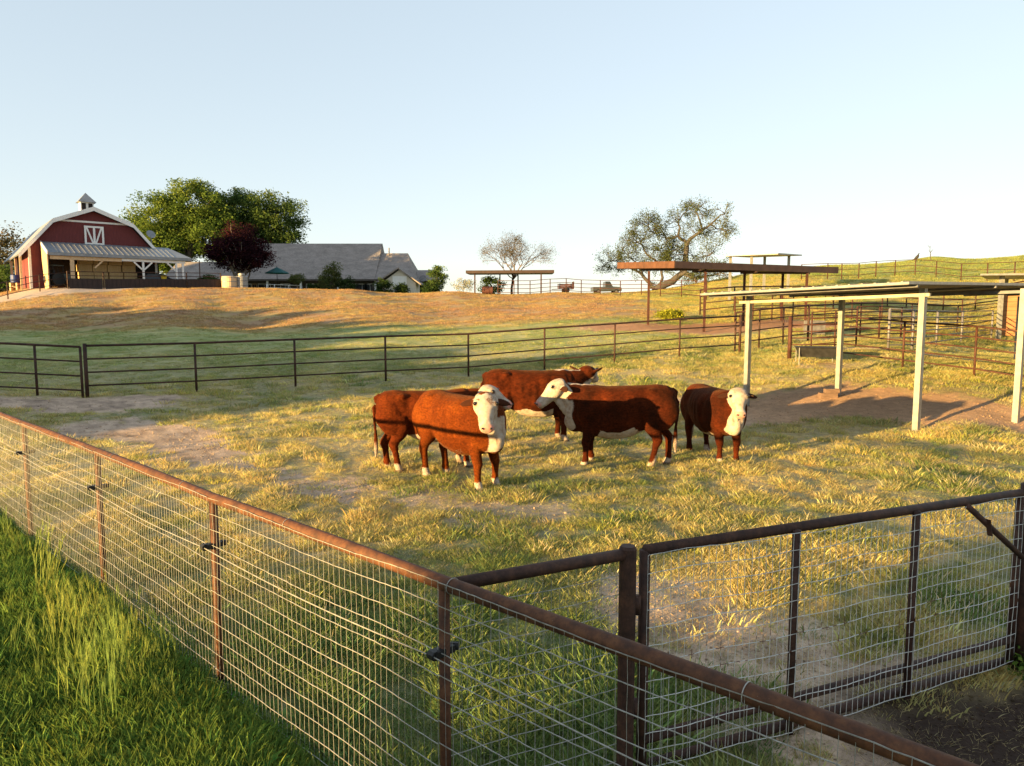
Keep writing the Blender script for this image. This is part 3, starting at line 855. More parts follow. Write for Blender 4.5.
# ------------------------------------------------------------------ shelters, troughs, corral pipework
def shelter_roof(par, K, L, perp, length, zK, zL, rise, th, mat, under, fascia=0.0, over_seams=0.3):
    """mono-pitch sheet roof: edge K-L (plan), running `length` along perp, ribs along perp"""
    K = np.array(K[:2], float); L = np.array(L[:2], float); pv = np.array(perp, float)
    m = MB()
    a = np.array((*K, zK)); b = np.array((*L, zL)); e = np.array((*(pv * length), rise))
    n = np.cross(b - a, e); n /= np.linalg.norm(n)
    if n[2] < 0: n = -n
    m.plate([a, b, b + e, a + e] if np.cross(b - a, e)[2] > 0 else [a, a + e, b + e, b], th)
    k = int(np.linalg.norm(b - a) / over_seams)
    for i in range(k + 1):
        p = a + (b - a) * (i + 0.5) / (k + 1) + n * th
        m.beam(p + n * 0.008, p + e + n * 0.008, 0.05, 0.022, tuple(n))
    r = m.build('roof', mat, par)
    f = MB()
    if fascia:
        q = a - n * 0.004
        d_, s_, u_ = frame_from(e)
        f.beam(a - (0, 0, fascia / 2 + 0.003), a + e - (0, 0, fascia / 2 + 0.003), 0.05, fascia)
        f.build('fascia', mat, par)
        f = MB()
    for i in range(6):
        p = a + e * (0.02 + i * 0.19) - n * 0.036
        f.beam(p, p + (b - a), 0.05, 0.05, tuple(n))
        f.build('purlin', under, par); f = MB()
    return a, b, e


# the white posted shelter by the herd
A_ = np.array((6.45, 19.7)); C_ = np.array((9.07, 16.0)); B_ = np.array((9.15, 20.1)); D_ = np.array((12.0, 17.0))
acd = (C_ - A_) / np.linalg.norm(C_ - A_); perp = np.array((0.84, 0.543))
K = C_ + acd * 0.4 - perp * 1.35; L = A_ - acd * 0.5 - perp * 1.35
sh = thing('livestock_shelter', 'open livestock shelter with pale steel posts and a thin flat roof, over bare earth', 'shelter', (C_[0], C_[1], gz(*C_)))
for p, top in ((A_, 3.11), (C_, 3.19), (B_, 3.14), (D_, 3.22), (A_ + perp * 16, 3.30), (C_ + perp * 16, 3.40)):
    z = gz(*p)
    m = MB(); wd = 0.058
    s2 = np.array((*(acd * 1.0), 0)); u2 = np.array((*perp, 0))
    c0 = np.array((p[0], p[1], z - 0.1)); c1 = np.array((p[0], p[1], top))
    m.beam(c0, c1, 2 * wd, 2 * wd, tuple(u2)); 
    m.beam(c0 + s2 * 0.062, c1 + s2 * 0.062, 0.135, 0.008, tuple(s2))
    m.build('post', M['galv'], sh)
shelter_roof(sh, K, L, perp, 18.0, 3.24, 3.12, 0.27, 0.05, M['galv'], M['galv_shade'], 0.0)
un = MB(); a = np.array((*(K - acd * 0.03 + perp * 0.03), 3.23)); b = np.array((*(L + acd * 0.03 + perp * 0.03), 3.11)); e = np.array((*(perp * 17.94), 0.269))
un.plate([a, a + e, b + e, b], 0.006).build('shade_sheet', M['galv_shade'], sh)  # added dark sheet standing in for the shade below the roof
M['beam_sunlit'] = simple('sunlit_steel_beam', (0.34, 0.30, 0.2), (0.44, 0.39, 0.28), 5, 0.5, 0.1)  # yellow of the sunlight mixed into the steel colour
MB().beam((*(A_ - acd * 0.3), 2.94), (*(C_ + acd * 0.15), 3.05), 0.08, 0.07).build('beam', M['beam_sunlit'], sh)
MB().beam((*(B_ - acd * 0.3), 3.07), (*(D_ + acd * 0.1), 3.15), 0.06, 0.07).build('beam', M['galv_shade'], sh)
wb = thing('wooden_block', 'weathered wooden block lying at the foot of the back shelter post', 'wood block', (B_[0] - 0.32, B_[1] - 0.25, gz(B_[0] - 0.32, B_[1] - 0.25)))
M['old_wood'] = simple('old_wood', (0.10, 0.06, 0.04), (0.2, 0.13, 0.09), 8, 0.9, stretch=(1, 6, 6))
MB().box((-0.3, -0.12, -0.02), (0.16, 0.1, 0.13)).box((-0.16, -0.09, 0.132), (0.22, 0.08, 0.24)).build('timber', M['old_wood'], wb, world=False)

# rusty shelter behind the far fence
M['rust_sunlit'] = rust_mat('sunlit_rust_fascia', (0.065, 0.03, 0.018), (0.10, 0.045, 0.026), (0.13, 0.06, 0.035), 3)  # rust paint with sunlight put into its tone, for the sun-facing edge
M['brown_roof'] = simple('brown_sheet', (0.03, 0.018, 0.016), (0.05, 0.03, 0.026), 3, 0.5, 0.1)
K2 = np.array((7.82, 35.0)); L2 = np.array((5.80, 40.0)); p2 = np.array((0.93, 0.37))
s2h = thing('livestock_shelter', 'rust brown shelter with a deep flat roof edge on slim red posts', 'shelter', (7.4, 37, gz(7.4, 37)))
zr = CAM_H + 45 * 35 / 720
mm = MB()
a = np.array((*K2, zr)); b = np.array((*L2, zr + 0.28)); e = np.array((*(p2 * 10.3), -0.05))
mm.plate([a, a + e, b + e, b], 0.06); mm.build('roof', M['brown_roof'], s2h)
for q0, q1, mt in ((a, b, M['rust_sunlit']), (a, a + e, M['brown_roof']), (b, b + e, M['rust_sunlit'])):  # bright end and dark front: sun and shade set by colour
    MB().beam(q0 + (0, 0, 0.13), q1 + (0, 0, 0.13), 0.05, 0.33).build('fascia', mt, s2h)
for px, Y in ((648, 39.0), (704, 36.0), (743, 38.0), (781, 40.8), (805, 38.2)):
    g = G(px, 328, Y)
    MB().beam((g.x, g.y, g.z - 0.2), (g.x, g.y, zr + 0.05), 0.11, 0.11).build('post', M['pipe_red'], s2h)
for i in range(3):
    q = a + e * (0.15 + 0.33 * i) - (0, 0, 0.06)
    MB().beam(q, q + (b - a), 0.1, 0.12).build('rafter', M['brown_roof'], s2h)


def simple_shelter(name, label, corners, ztop, posts_, rmat, pmat, th=0.12, pw=0.12, slope=0.0):
    c = np.array(corners, float)
    g0 = (c[0][0], c[0][1], gz(c[0][0], c[0][1]))
    t = thing(name, label, 'shelter', g0)
    P3 = [np.array((x, y, ztop + (slope if i in (2, 3) else 0))) for i, (x, y) in enumerate(c)]
    m = MB().plate(P3, th); m.build('roof', rmat, t)
    for (x, y) in posts_:
        z = gz(x, y)
        f = ((np.array((x, y)) - c[0]) @ (c[3] - c[0])) / ((c[3] - c[0]) @ (c[3] - c[0]))
        MB().beam((x, y, z - 0.2), (x, y, ztop + slope * f - 0.01), pw, pw).build('post', pmat, t)
    return t


def xat(px, Y): return (px - 512) / FPX * Y * 0.995


zt = CAM_H + 57 * 58 / 720
simple_shelter('livestock_shelter', 'far shelter with a thin tilted roof on white posts, showing above the brown one', [(xat(722, 58), 58), (xat(776, 56), 56), (xat(800, 62), 62), (xat(748, 64), 64)], zt - 0.1,
               [(xat(729, 58.5), 58.5), (xat(750, 57.6), 57.6), (xat(787, 61.5), 61.5), (xat(763, 62.5), 62.5)], M['galv'], M['galv'], 0.1, 0.18, 0.35)
zt = CAM_H + 39.5 * 80 / 720
simple_shelter('livestock_shelter', 'dark flat roofed shelter standing on the crest behind the round bush', [(xat(466, 80), 80), (xat(554, 79), 79), (xat(552, 86), 86), (xat(470, 87), 87)], zt - 0.05,
               [(xat(475, 80.6), 80.6), (xat(541, 79.6), 79.6), (xat(518, 86), 86), (xat(500, 86), 86)], M['brown_roof'], M['pipe_dark'], 0.32, 0.15, 0.2)
zt = CAM_H + 37 * 41 / 720
ls = simple_shelter('livestock_shelter', 'pale roofed shelter with an orange board wall, at the right edge of the corrals', [(xat(978, 41), 41), (xat(1075, 40), 40), (xat(1085, 47), 47), (xat(985, 48), 48)], zt,
                    [(xat(1000, 42), 42), (xat(1062, 41), 41), (xat(1004, 47), 47)], M['galv'], M['galv'], 0.1, 0.2, 0.1)


def board_mat():
    n = NT('orange_boards')
    c = n.coord()
    w_ = n.n('ShaderNodeTexWave', wave_type='BANDS', bands_direction='Z'); w_.inputs['Scale'].default_value = 1.2; w_.inputs['Distortion'].default_value = 0.3
    n.l(c, w_.inputs['Vector'])
    g = n.noise(3, 5, 0.6, c, (0.6, 1, 6))
    base = n.ramp(g, [(0.3, (0.24, 0.105, 0.045)), (0.7, (0.35, 0.175, 0.08))])
    base = n.mix(n.ramp(w_.outputs['Fac'], [(0.02, 0.6), (0.08, 0.0)]), base, (0.12, 0.05, 0.02))
    n.col(base); return n.set(0.85)


M['boards'] = board_mat()
q0 = np.array((xat(1003, 42.4), 42.4)); q1 = np.array((xat(1065, 41.4), 41.4))
MB().beam((*q0, CAM_H - 0.02), (*q1, CAM_H - 0.02), 0.06, 2.6).build('board_wall', M['boards'], ls)


def pipe_fence(name, label, pts, h, nr, pr, rr_, mat, group=None, cat='fence', thick=(), low=0.3, top_r=None, tag_group='pipe fences of the corrals'):
    """pts: plan points of the posts; the ground carries them"""
    Z3 = [(x, y, gz(x, y)) for x, y in pts]
    t = thing(name, label, cat, Z3[0], 0, tag_group)
    for i, (x, y, z) in enumerate(Z3):
        r = pr * (1.45 if i in thick else 1)
        MB().tube([(x, y, z - 0.1), (x, y, z + h + (0.06 if i in thick else 0))], r, 8).build('post', mat, t, smooth=True)
    for k in range(nr):
        q = h - (h - low) * k / max(1, nr - 1)
        MB().tube([(x, y, z + q) for x, y, z in Z3], top_r if (top_r and k == 0) else rr_, 8).build('rail', mat, t, smooth=True)
    return t


def px_pts(l): return [(xat(px, Y), Y) for px, Y in l]


far = [(-11.75 + 2.575 * i, 19.8 + 1.025 * i) for i in range(9)]
pipe_fence('pipe_fence', 'long four rail pipe fence crossing behind the herd', far, 1.43, 4, 0.034, 0.024, M['pipe_dark'], thick=(0, 8), low=0.33, top_r=0.034)
pipe_fence('pipe_fence', 'short pipe fence running left from the thick corner post by the bare patch', [(-11.85, 19.75), (-13.1, 19.75), (-15.4, 19.65), (-18, 19.6)], 1.40, 4, 0.034, 0.024, M['pipe_dark'], low=0.2, top_r=0.034)
CG = 'corral fences'
pipe_fence('pipe_fence', 'dark four rail fence running back from the far corner post behind the trough', px_pts([(736, 28.3), (760, 29), (784, 30), (809, 31), (861, 34), (912, 38), (958, 42), (999, 45.5)]), 1.55, 4, 0.034, 0.026, M['pipe_dark'], thick=(3,), low=0.35, top_r=0.036, tag_group=CG)
pipe_fence('pipe_fence', 'red brown five rail fence passing behind the front shelter posts', px_pts([(843, 25.6), (905.5, 23.8), (978, 21.6), (1045, 20.0)]), 1.52, 5, 0.034, 0.024, M['pipe_red'], low=0.25, tag_group=CG, top_r=0.03)
pipe_fence('corral_gate', 'six bar gate between two thick posts, beside the black trough', px_pts([(791, 26), (843, 25.6)]), 1.48, 6, 0.05, 0.022, M['pipe_red'], cat='gate', thick=(0,), low=0.3, tag_group=CG)
pipe_fence('pipe_fence', 'red brown pen fence behind the black trough', px_pts([(812.5, 28), (836, 28.4), (857.5, 29)]), 1.5, 6, 0.03, 0.02, M['pipe_red'], low=0.25, tag_group=CG)
pipe_fence('portable_fence', 'grey portable livestock panels running back toward the orange board wall', px_pts([(890, 27.2), (914, 28.8), (938, 32.5), (963, 37), (993, 42)]), 1.62, 6, 0.05, 0.028, M['pipe_grey'], low=0.25, tag_group=CG)
pipe_fence('portable_fence', 'brown portable livestock panels standing behind the grey ones in the corral', px_pts([(857.5, 31), (880, 33), (902, 34.5), (925, 38)]), 1.5, 6, 0.04, 0.026, M['pipe_red'], low=0.25, tag_group=CG)
pipe_fence('pipe_fence', 'dark pipe fence topping the yellow slope above the flat shelter roof', px_pts([(700, 45), (734, 46.5), (780, 48), (833, 50), (887, 50.5), (906, 50.5), (924, 50.5), (943, 50.5), (975, 50.5), (1003, 50.5), (1040, 50)]), 1.55, 4, 0.045, 0.032, M['pipe_dark'], low=0.3, top_r=0.05, tag_group=CG)
pipe_fence('pipe_fence', 'rusty pipe fence crossing the yellow field below the upper corral fence', px_pts([(735, 40), (753, 40.5), (772, 41), (793, 41.5), (825, 42), (852, 42.5), (882, 43), (918, 44), (962, 46)]), 1.45, 4, 0.035, 0.024, M['pipe_red'], low=0.3, tag_group=CG)
pipe_fence('pipe_fence', 'thin brown pipe fence along the grassy hilltop', px_pts([(800, 74), (826, 74), (840, 74), (857, 74), (874, 75), (893, 75), (913, 75), (934, 73), (959, 69), (985, 65), (1012, 61), (1040, 58)]), 1.6, 3, 0.05, 0.03, M['pipe_red'], low=0.4, tag_group=CG)
pipe_fence('pipe_fence', 'thin pipe fence on the crest in front of the parked truck', px_pts([(498, 77), (514, 77), (530, 77.2), (550, 77.5), (566, 78), (581, 78), (600, 78), (620, 77), (641, 76), (660, 72), (681, 68), (706, 62)]), 1.55, 4, 0.05, 0.032, M['pipe_red'], low=0.3, tag_group=CG)
# chute pipe by the corner post
# black feed trough
tp = (xat(818, 24.9), 24.9); tgz = gz(*tp)
tr = thing('feed_trough', 'black feed trough on grey legs, standing on the bare earth of the corral', 'trough', (*tp, tgz), R(-14))
M['black_plastic'] = simple('black_plastic', (0.012, 0.012, 0.013), (0.028, 0.028, 0.03), 6, 0.5)
m = MB()
secs = [(-0.10, 0.54, 0.28), (0.20, 0.64, 0.38), (0.24, 0.68, 0.42), (0.25, 0.61, 0.35), (0.0, 0.50, 0.24)]
V_ = []; 
for z, hx, hy in secs: V_ += [(-hx, -hy, 0.34 + z), (hx, -hy, 0.34 + z), (hx, hy, 0.34 + z), (-hx, hy, 0.34 + z)]
F_ = [(3, 2, 1, 0)] + [(4 * i + j, 4 * i + (j + 1) % 4, 4 * i + 4 + (j + 1) % 4, 4 * i + 4 + j) for i in range(4) for j in range(4)] + [(16, 17, 18, 19)]
m.add(V_, F_); m.build('basin', M['black_plastic'], tr, world=False)
for sx in (-0.5, 0.5):
    for sy in (-0.3, 0.3):
        MB().tube([(sx * 1.2, sy * 1.3, -0.05), (sx * 1.2, sy * 1.3, 0.57)], 0.018, 8).build('leg', M['galv'], tr, world=False)
# grey water tank behind the pens
wt = (xat(815, 34), 34)
t = thing('water_tank', 'pale square water tank standing among the corral rails', 'tank', (*wt, gz(*wt)))
m = MB().box((-0.36, -0.36, 0.02), (0.36, 0.36, 0.66)); m.build('tank', M['pipe_grey'], t, world=False)
for z in (0.2, 0.45): MB().box((-0.38, -0.38, z - 0.02), (0.38, 0.38, z + 0.02)).build('band', M['pipe_grey'], t, world=False)


# ------------------------------------------------------------------ grass (uncountable: stuff)
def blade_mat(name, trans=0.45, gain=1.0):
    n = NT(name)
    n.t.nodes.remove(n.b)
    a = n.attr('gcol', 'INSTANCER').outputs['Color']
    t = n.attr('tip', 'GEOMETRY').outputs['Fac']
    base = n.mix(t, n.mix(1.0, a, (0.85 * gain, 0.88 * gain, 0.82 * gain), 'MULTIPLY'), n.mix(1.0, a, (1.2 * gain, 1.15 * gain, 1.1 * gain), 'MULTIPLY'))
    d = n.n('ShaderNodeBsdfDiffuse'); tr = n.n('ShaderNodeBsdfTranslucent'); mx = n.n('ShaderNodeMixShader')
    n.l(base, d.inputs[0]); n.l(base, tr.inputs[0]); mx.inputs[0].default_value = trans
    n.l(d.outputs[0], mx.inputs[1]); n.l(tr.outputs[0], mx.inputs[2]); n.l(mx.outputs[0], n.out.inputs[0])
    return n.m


M['blade'] = blade_mat('grass_blade', 0.55)
M['seed'] = blade_mat('seed_grass', 0.35, 1.0)


def blade_set(nb, h, wd, spread, lean, rg, kind='blade'):
    """one tuft as a strip mesh: verts, quads, tip attribute"""
    V = []; F = []; T = []
    def strip(p0, dirv, hh, ww, bend, az, segs=3):
        side = np.array((-math.sin(az), math.cos(az), 0)) * ww / 2
        n0 = len(V)
        for i in range(segs + 1):
            t = i / segs
            c = p0 + np.array((0, 0, hh * t * (1 - 0.25 * t * t * bend))) + dirv * (hh * (0.25 * t + bend * t * t * 0.75))
            k = (1 - t ** 1.6) + 0.08
            V.append(c - side * k); V.append(c + side * k); T.extend([t, t])
            if i: F.append((n0 + 2 * i - 2, n0 + 2 * i - 1, n0 + 2 * i + 1, n0 + 2 * i))
    for b in range(nb):
        a = rg.random() * 6.283; r = spread * math.sqrt(rg.random())
        p0 = np.array((r * math.cos(a), r * math.sin(a), -0.01))
        la = a + rg.normal() * 0.8
        ln = lean * (0.4 + rg.random())
        dv = np.array((math.cos(la), math.sin(la), 0)) * ln
        hh = h * (0.5 + 0.7 * rg.random())
        if kind == 'leaf':
            strip(p0, dv * 2.2, hh * 0.6, wd * (0.7 + 0.6 * rg.random()), 0.7, la + math.pi / 2 + 1.57, 3)
        elif kind == 'seed':
            dv = dv * 0.5 + np.array((0.22, 0.06, 0))
            strip(p0, dv, hh, wd, 0.5, rg.random() * 6.28, 3)
            top = p0 + np.array((0, 0, hh * 0.87)) + dv * hh * 0.62
            for q in range(9):
                az = rg.random() * 6.28
                f0 = top - np.array((dv[0], dv[1], 0.8)) * hh * 0.035 * q
                d2 = np.array((math.cos(az), math.sin(az), 0)) * 0.30 + dv * 1.2
                strip(f0, d2, 0.075, 0.0035, 0.3, az + 1.57, 1)
        else:
            strip(p0, dv, hh, wd * (0.6 + 0.7 * rg.random()), 0.35 + 0.5 * rg.random(), la + 1.57 + rg.normal() * 0.5, 3)
    return np.array(V), np.array(F), np.array(T)


def tuft_meshes(prefix, count, mat, **kw):
    out = []
    for i in range(count):
        rg = np.random.default_rng(100 + i)
        V, F, T = blade_set(rg=rg, **kw)
        out.append(mesh_np(prefix, V, F, mat, attrs={'tip': T}, link=False))
    return out


def scatter(name, x, y, scale, col, variants, squash=1.0, zoff=0.0):
    z = tz(x, y) + zoff
    n = len(x)
    me = bpy.data.meshes.new(name)
    me.vertices.add(n); me.vertices.foreach_set('co', np.stack([x, y, z], 1).astype(np.float32).ravel())
    rg = np.random.default_rng(n)
    def fa(nm, arr, typ='FLOAT'):
        a = me.attributes.new(nm, typ, 'POINT')
        if typ == 'FLOAT': a.data.foreach_set('value', np.asarray(arr, np.float32))
        elif typ == 'INT': a.data.foreach_set('value', np.asarray(arr, np.int32))
        else:
            a.data.foreach_set('color', np.concatenate([arr, np.ones((n, 1))], 1).astype(np.float32).ravel())
    fa('scl', scale); fa('rot', rg.random(n) * 6.283); fa('pick', rg.integers(0, len(variants), n), 'INT'); fa('gcol', col, 'FLOAT_COLOR')
    o = bpy.data.objects.new(name, me); COL.objects.link(o)
    ng = bpy.data.node_groups.new(name, 'GeometryNodeTree')
    ng.interface.new_socket('Geometry', in_out='INPUT', socket_type='NodeSocketGeometry')
    ng.interface.new_socket('Geometry', in_out='OUTPUT', socket_type='NodeSocketGeometry')
    N = ng.nodes.new; Lk = ng.links.new
    gi = N('NodeGroupInput'); go_ = N('NodeGroupOutput')
    iop = N('GeometryNodeInstanceOnPoints'); join = N('GeometryNodeJoinGeometry')
    for v in reversed(variants):
        oi = N('GeometryNodeObjectInfo'); oi.inputs['Object'].default_value = v; oi.inputs['As Instance'].default_value = True
        Lk(oi.outputs['Geometry'], join.inputs[0])
    def na(nm, typ):
        a = N('GeometryNodeInputNamedAttribute'); a.data_type = typ; a.inputs['Name'].default_value = nm
        return [q for q in a.outputs if q.enabled and q.name == 'Attribute'][0]
    Lk(gi.outputs[0], iop.inputs['Points']); Lk(join.outputs[0], iop.inputs['Instance'])
    iop.inputs['Pick Instance'].default_value = True
    Lk(na('pick', 'INT'), iop.inputs['Instance Index'])
    cx = N('ShaderNodeCombineXYZ'); Lk(na('rot', 'FLOAT'), cx.inputs['Z'])
    Lk(cx.outputs[0], iop.inputs['Rotation'])
    sx = N('ShaderNodeCombineXYZ'); s_ = na('scl', 'FLOAT')
    for q in ('X', 'Y', 'Z'): Lk(s_, sx.inputs[q])
    Lk(sx.outputs[0], iop.inputs['Scale'])
    Lk(iop.outputs[0], go_.inputs[0])
    md = o.modifiers.new('scatter', 'NODES'); md.node_group = ng
    o['kind'] = 'stuff'
    return o


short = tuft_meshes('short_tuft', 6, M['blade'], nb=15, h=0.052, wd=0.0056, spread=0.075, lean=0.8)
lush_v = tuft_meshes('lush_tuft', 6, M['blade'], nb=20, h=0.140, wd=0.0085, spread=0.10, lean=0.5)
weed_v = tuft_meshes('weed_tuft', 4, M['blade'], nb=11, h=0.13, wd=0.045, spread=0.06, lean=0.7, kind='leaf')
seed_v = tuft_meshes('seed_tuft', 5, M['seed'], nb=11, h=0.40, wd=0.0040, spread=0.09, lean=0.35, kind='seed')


def jitter(c, rg, a=0.28, hue=0.12):
    n = len(c)
    b = np.exp(rg.normal(0, a, n))[:, None]
    h = rg.normal(0, hue, n)[:, None]
    return np.clip(c * b * (1 + h * np.array((1, 0, -0.4))), 0.004, 0.8)


# paddock and field: short tufts, thinning with distance
rg = np.random.default_rng(3)
N0 = 240000
r = np.exp(rg.uniform(math.log(2.2), math.log(34), N0)); a = np.radians(rg.uniform(-38.5, 38.5, N0))
x = r * np.sin(a); y = r * np.cos(a)
z = zones(x, y)
clump = fbm(x, y, 2.6, 3, 21)
inside = z['sd'] < -0.03
keep = inside & (rg.random(N0) > z['dirt'] * 1.02) & (rg.random(N0) < 0.08 + 0.35 * (r < 8) + 1.4 * smooth01(0.42, 0.60, clump + 0.25 * (fbm(x, y, 0.5, 2, 22) - 0.5)))
wetb = (x > 2.45) & ((y - 0.452 * x) < 3.40) & (rg.random(N0) < 0.85)
keep &= ~wetb
x, y, r = x[keep], y[keep], r[keep]
z = zones(x, y)
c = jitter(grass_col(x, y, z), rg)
cl_ = fbm(x, y, 2.6, 3, 21); sc_cl = 0.52 + 0.62 * smooth01(0.44, 0.66, cl_)
strw = rg.random(len(x)) < 0.16 * smooth01(4.5, 9, r)
ylw = rg.random(len(x)) < 0.10 * smooth01(5, 9, r)
c[ylw] = jitter(np.tile((0.42, 0.42, 0.08), (ylw.sum(), 1)), rg, 0.2, 0.06)
c[strw] = jitter(np.tile((0.55, 0.46, 0.27), (strw.sum(), 1)), rg, 0.2, 0.06)
sc_ = (0.5 + 0.6 * rg.random(len(x)) + 1.0 * rg.random(len(x)) ** 7) * (1 + r / 30) * (0.55 + 0.9 * fbm(x, y, 1.3, 3, 23)) * (1 - 0.4 * z['lawn'])
near = 1 - smooth01(5.5, 8.5, r)
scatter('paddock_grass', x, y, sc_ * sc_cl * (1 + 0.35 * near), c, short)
# the cropped turf between the tufts
N4 = 200000
r = np.exp(rg.uniform(math.log(3.0), math.log(30), N4)); a = np.radians(rg.uniform(-38.5, 38.5, N4))
x = r * np.sin(a); y = r * np.cos(a); z = zones(x, y)
k_ = (z['sd'] < -0.03) & (rg.random(N4) > z['dirt'] * 1.02) & (rg.random(N4) < 0.35 + 0.65 * smooth01(0.3, 0.6, fbm(x, y, 5.0, 2, 27))) & ~((x > 2.45) & ((y - 0.452 * x) < 3.40))
x, y, r = x[k_], y[k_], r[k_]; z = zones(x, y)
scatter('short_turf', x, y, (0.24 + 0.22 * rg.random(len(x))) * (1 + r / 30), jitter(lerp(grass_col(x, y, z), (0.40, 0.33, 0.20), 0.35 + 0 * x), rg, 0.3, 0.1), short)
# far field, bank and hill
N1 = 150000
r = np.exp(rg.uniform(math.log(25), math.log(118), N1)); a = np.radians(rg.uniform(-38, 38, N1))
x = r * np.sin(a); y = r * np.cos(a)
z = zones(x, y)
keep = (rg.random(N1) > z['dirt'] * 1.05) & (fbm(x, y, 0.7, 3, 31) > 0.40)
x, y, r = x[keep], y[keep], r[keep]; z = zones(x, y)
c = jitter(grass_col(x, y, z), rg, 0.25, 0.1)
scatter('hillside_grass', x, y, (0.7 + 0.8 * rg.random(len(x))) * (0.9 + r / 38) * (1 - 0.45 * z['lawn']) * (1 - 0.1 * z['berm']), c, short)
# clods, droppings and bits of straw lying on the bare earth
M['clod'] = blade_mat('earth_clod', 0.0)


def clod_mesh(k):
    rgc = np.random.default_rng(300 + k)
    m_ = MB().blob((0, 0, 0.004), 0.022, 5, (1 + 0.5 * rgc.random(), 1, 0.55))
    V_ = np.concatenate(m_.v); V_ += rgc.normal(size=V_.shape) * 0.0035
    me_ = bpy.data.meshes.new('clod'); me_.from_pydata(V_.tolist(), [], m_.f)
    at = me_.attributes.new('tip', 'FLOAT', 'POINT'); at.data.foreach_set('value', np.full(len(V_), 0.5, np.float32))
    me_.materials.append(M['clod'])
    return bpy.data.objects.new('clod', me_)


clods = [clod_mesh(k) for k in range(4)]
straw_v = tuft_meshes('straw_bit', 4, M['blade'], nb=4, h=0.035, wd=0.004, spread=0.09, lean=2.6)
N3 = 75000
r = np.exp(rg.uniform(math.log(2.4), math.log(30), N3)); a = np.radians(rg.uniform(-38, 38, N3))
x = r * np.sin(a); y = r * np.cos(a); z = zones(x, y)
k_ = (z['dirt'] > 0.35) & (rg.random(N3) < z['dirt'])
x, y, r = x[k_], y[k_], r[k_]
c = jitter(ground_col(x, y) * 0.72, rg, 0.25, 0.05)
h_ = rg.random(len(x)) < 0.72
scatter('earth_clods', x[h_], y[h_], ((0.25 + 0.65 * rg.random(len(x)) ** 4) * (0.5 + 0.5 * smooth01(4, 10, r)))[h_], c[h_], clods)
scatter('straw_bits', x[~h_], y[~h_], (0.7 + 0.6 * rg.random(len(x)))[~h_], jitter(np.tile((0.45, 0.36, 0.2), ((~h_).sum(), 1)), rg, 0.25, 0.05), straw_v)
# outside the fence: lush growth
N2 = 56000
d = -rg.uniform(-0.05, 1, N2) ; along = rg.uniform(-3.2, 9.5, N2)
d = np.abs(rg.uniform(0, 1, N2)) * 6.5
x = A0[0] + AD[0] * along + AN[0] * d; y = A0[1] + AD[1] * along + AN[1] * d
infr = (np.abs(np.degrees(np.arctan2(x, np.maximum(y, 0.01)))) < 46) & (y > 0.8) & (x < 0.3)
x, y, d = x[infr], y[infr], d[infr]
z = zones(x, y)
c = jitter(grass_col(x, y, z) * 1.15, rg, 0.30, 0.14)
kind = rg.random(len(x))
gm_ = kind < 0.56
hn = 0.55 + 1.0 * fbm(x, y, 1.4, 3, 41)
edge = 0.45 + 0.55 * smooth01(0.05, 0.5, d)
scatter('tall_grass', x[gm_], y[gm_], (hn * (0.6 + 0.7 * rg.random(len(x))) * edge)[gm_], c[gm_], lush_v)
wd_ = (kind >= 0.56)
scatter('leafy_weeds', x[wd_], y[wd_], (hn * (0.6 + 0.8 * rg.random(len(x))) * edge)[wd_], c[wd_] * np.array((0.85, 1.0, 0.9)), weed_v)
# pale seeding grass along the fence
cl = [GF(118, 625), GF(150, 640), GF(95, 650), GF(160, 650), GF(130, 668), GF(70, 655), GF(95, 690), GF(60, 568), GF(28, 560), (-5.3, 7.5, 0), (-6.0, 8.0, 0), GF(45, 610), GF(130, 725)]
X_, Y_2 = [], []
for k, q in enumerate(cl):
    m_ = 5 if k < 7 else 3
    X_ += list(q[0] + rg.normal(0, 0.22, m_)); Y_2 += list(q[1] + rg.normal(0, 0.2, m_))
X_ = np.array(X_); Y_2 = np.array(Y_2)
sdq = (X_ - A0[0]) * AN[0] + (Y_2 - A0[1]) * AN[1]
X_, Y_2 = X_[sdq > 0.12], Y_2[sdq > 0.12]
c = jitter(np.tile((0.24, 0.30, 0.08), (len(X_), 1)), rg, 0.2, 0.08)
scatter('seeding_grass', X_, Y_2, 0.75 + 0.5 * rg.random(len(X_)), c, seed_v)


# ------------------------------------------------------------------ trees
def leaf_mat(name, c0, c1, c2, trans=0.4):
    n = NT(name); n.t.nodes.remove(n.b)
    f = n.attr('lv', 'GEOMETRY').outputs['Fac']
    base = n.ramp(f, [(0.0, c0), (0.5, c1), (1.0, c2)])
    d = n.n('ShaderNodeBsdfDiffuse'); tr = n.n('ShaderNodeBsdfTranslucent'); mx = n.n('ShaderNodeMixShader'); mx.inputs[0].default_value = trans
    n.l(base, d.inputs[0]); n.l(base, tr.inputs[0]); n.l(d.outputs[0], mx.inputs[1]); n.l(tr.outputs[0], mx.inputs[2]); n.l(mx.outputs[0], n.out.inputs[0])
    return n.m


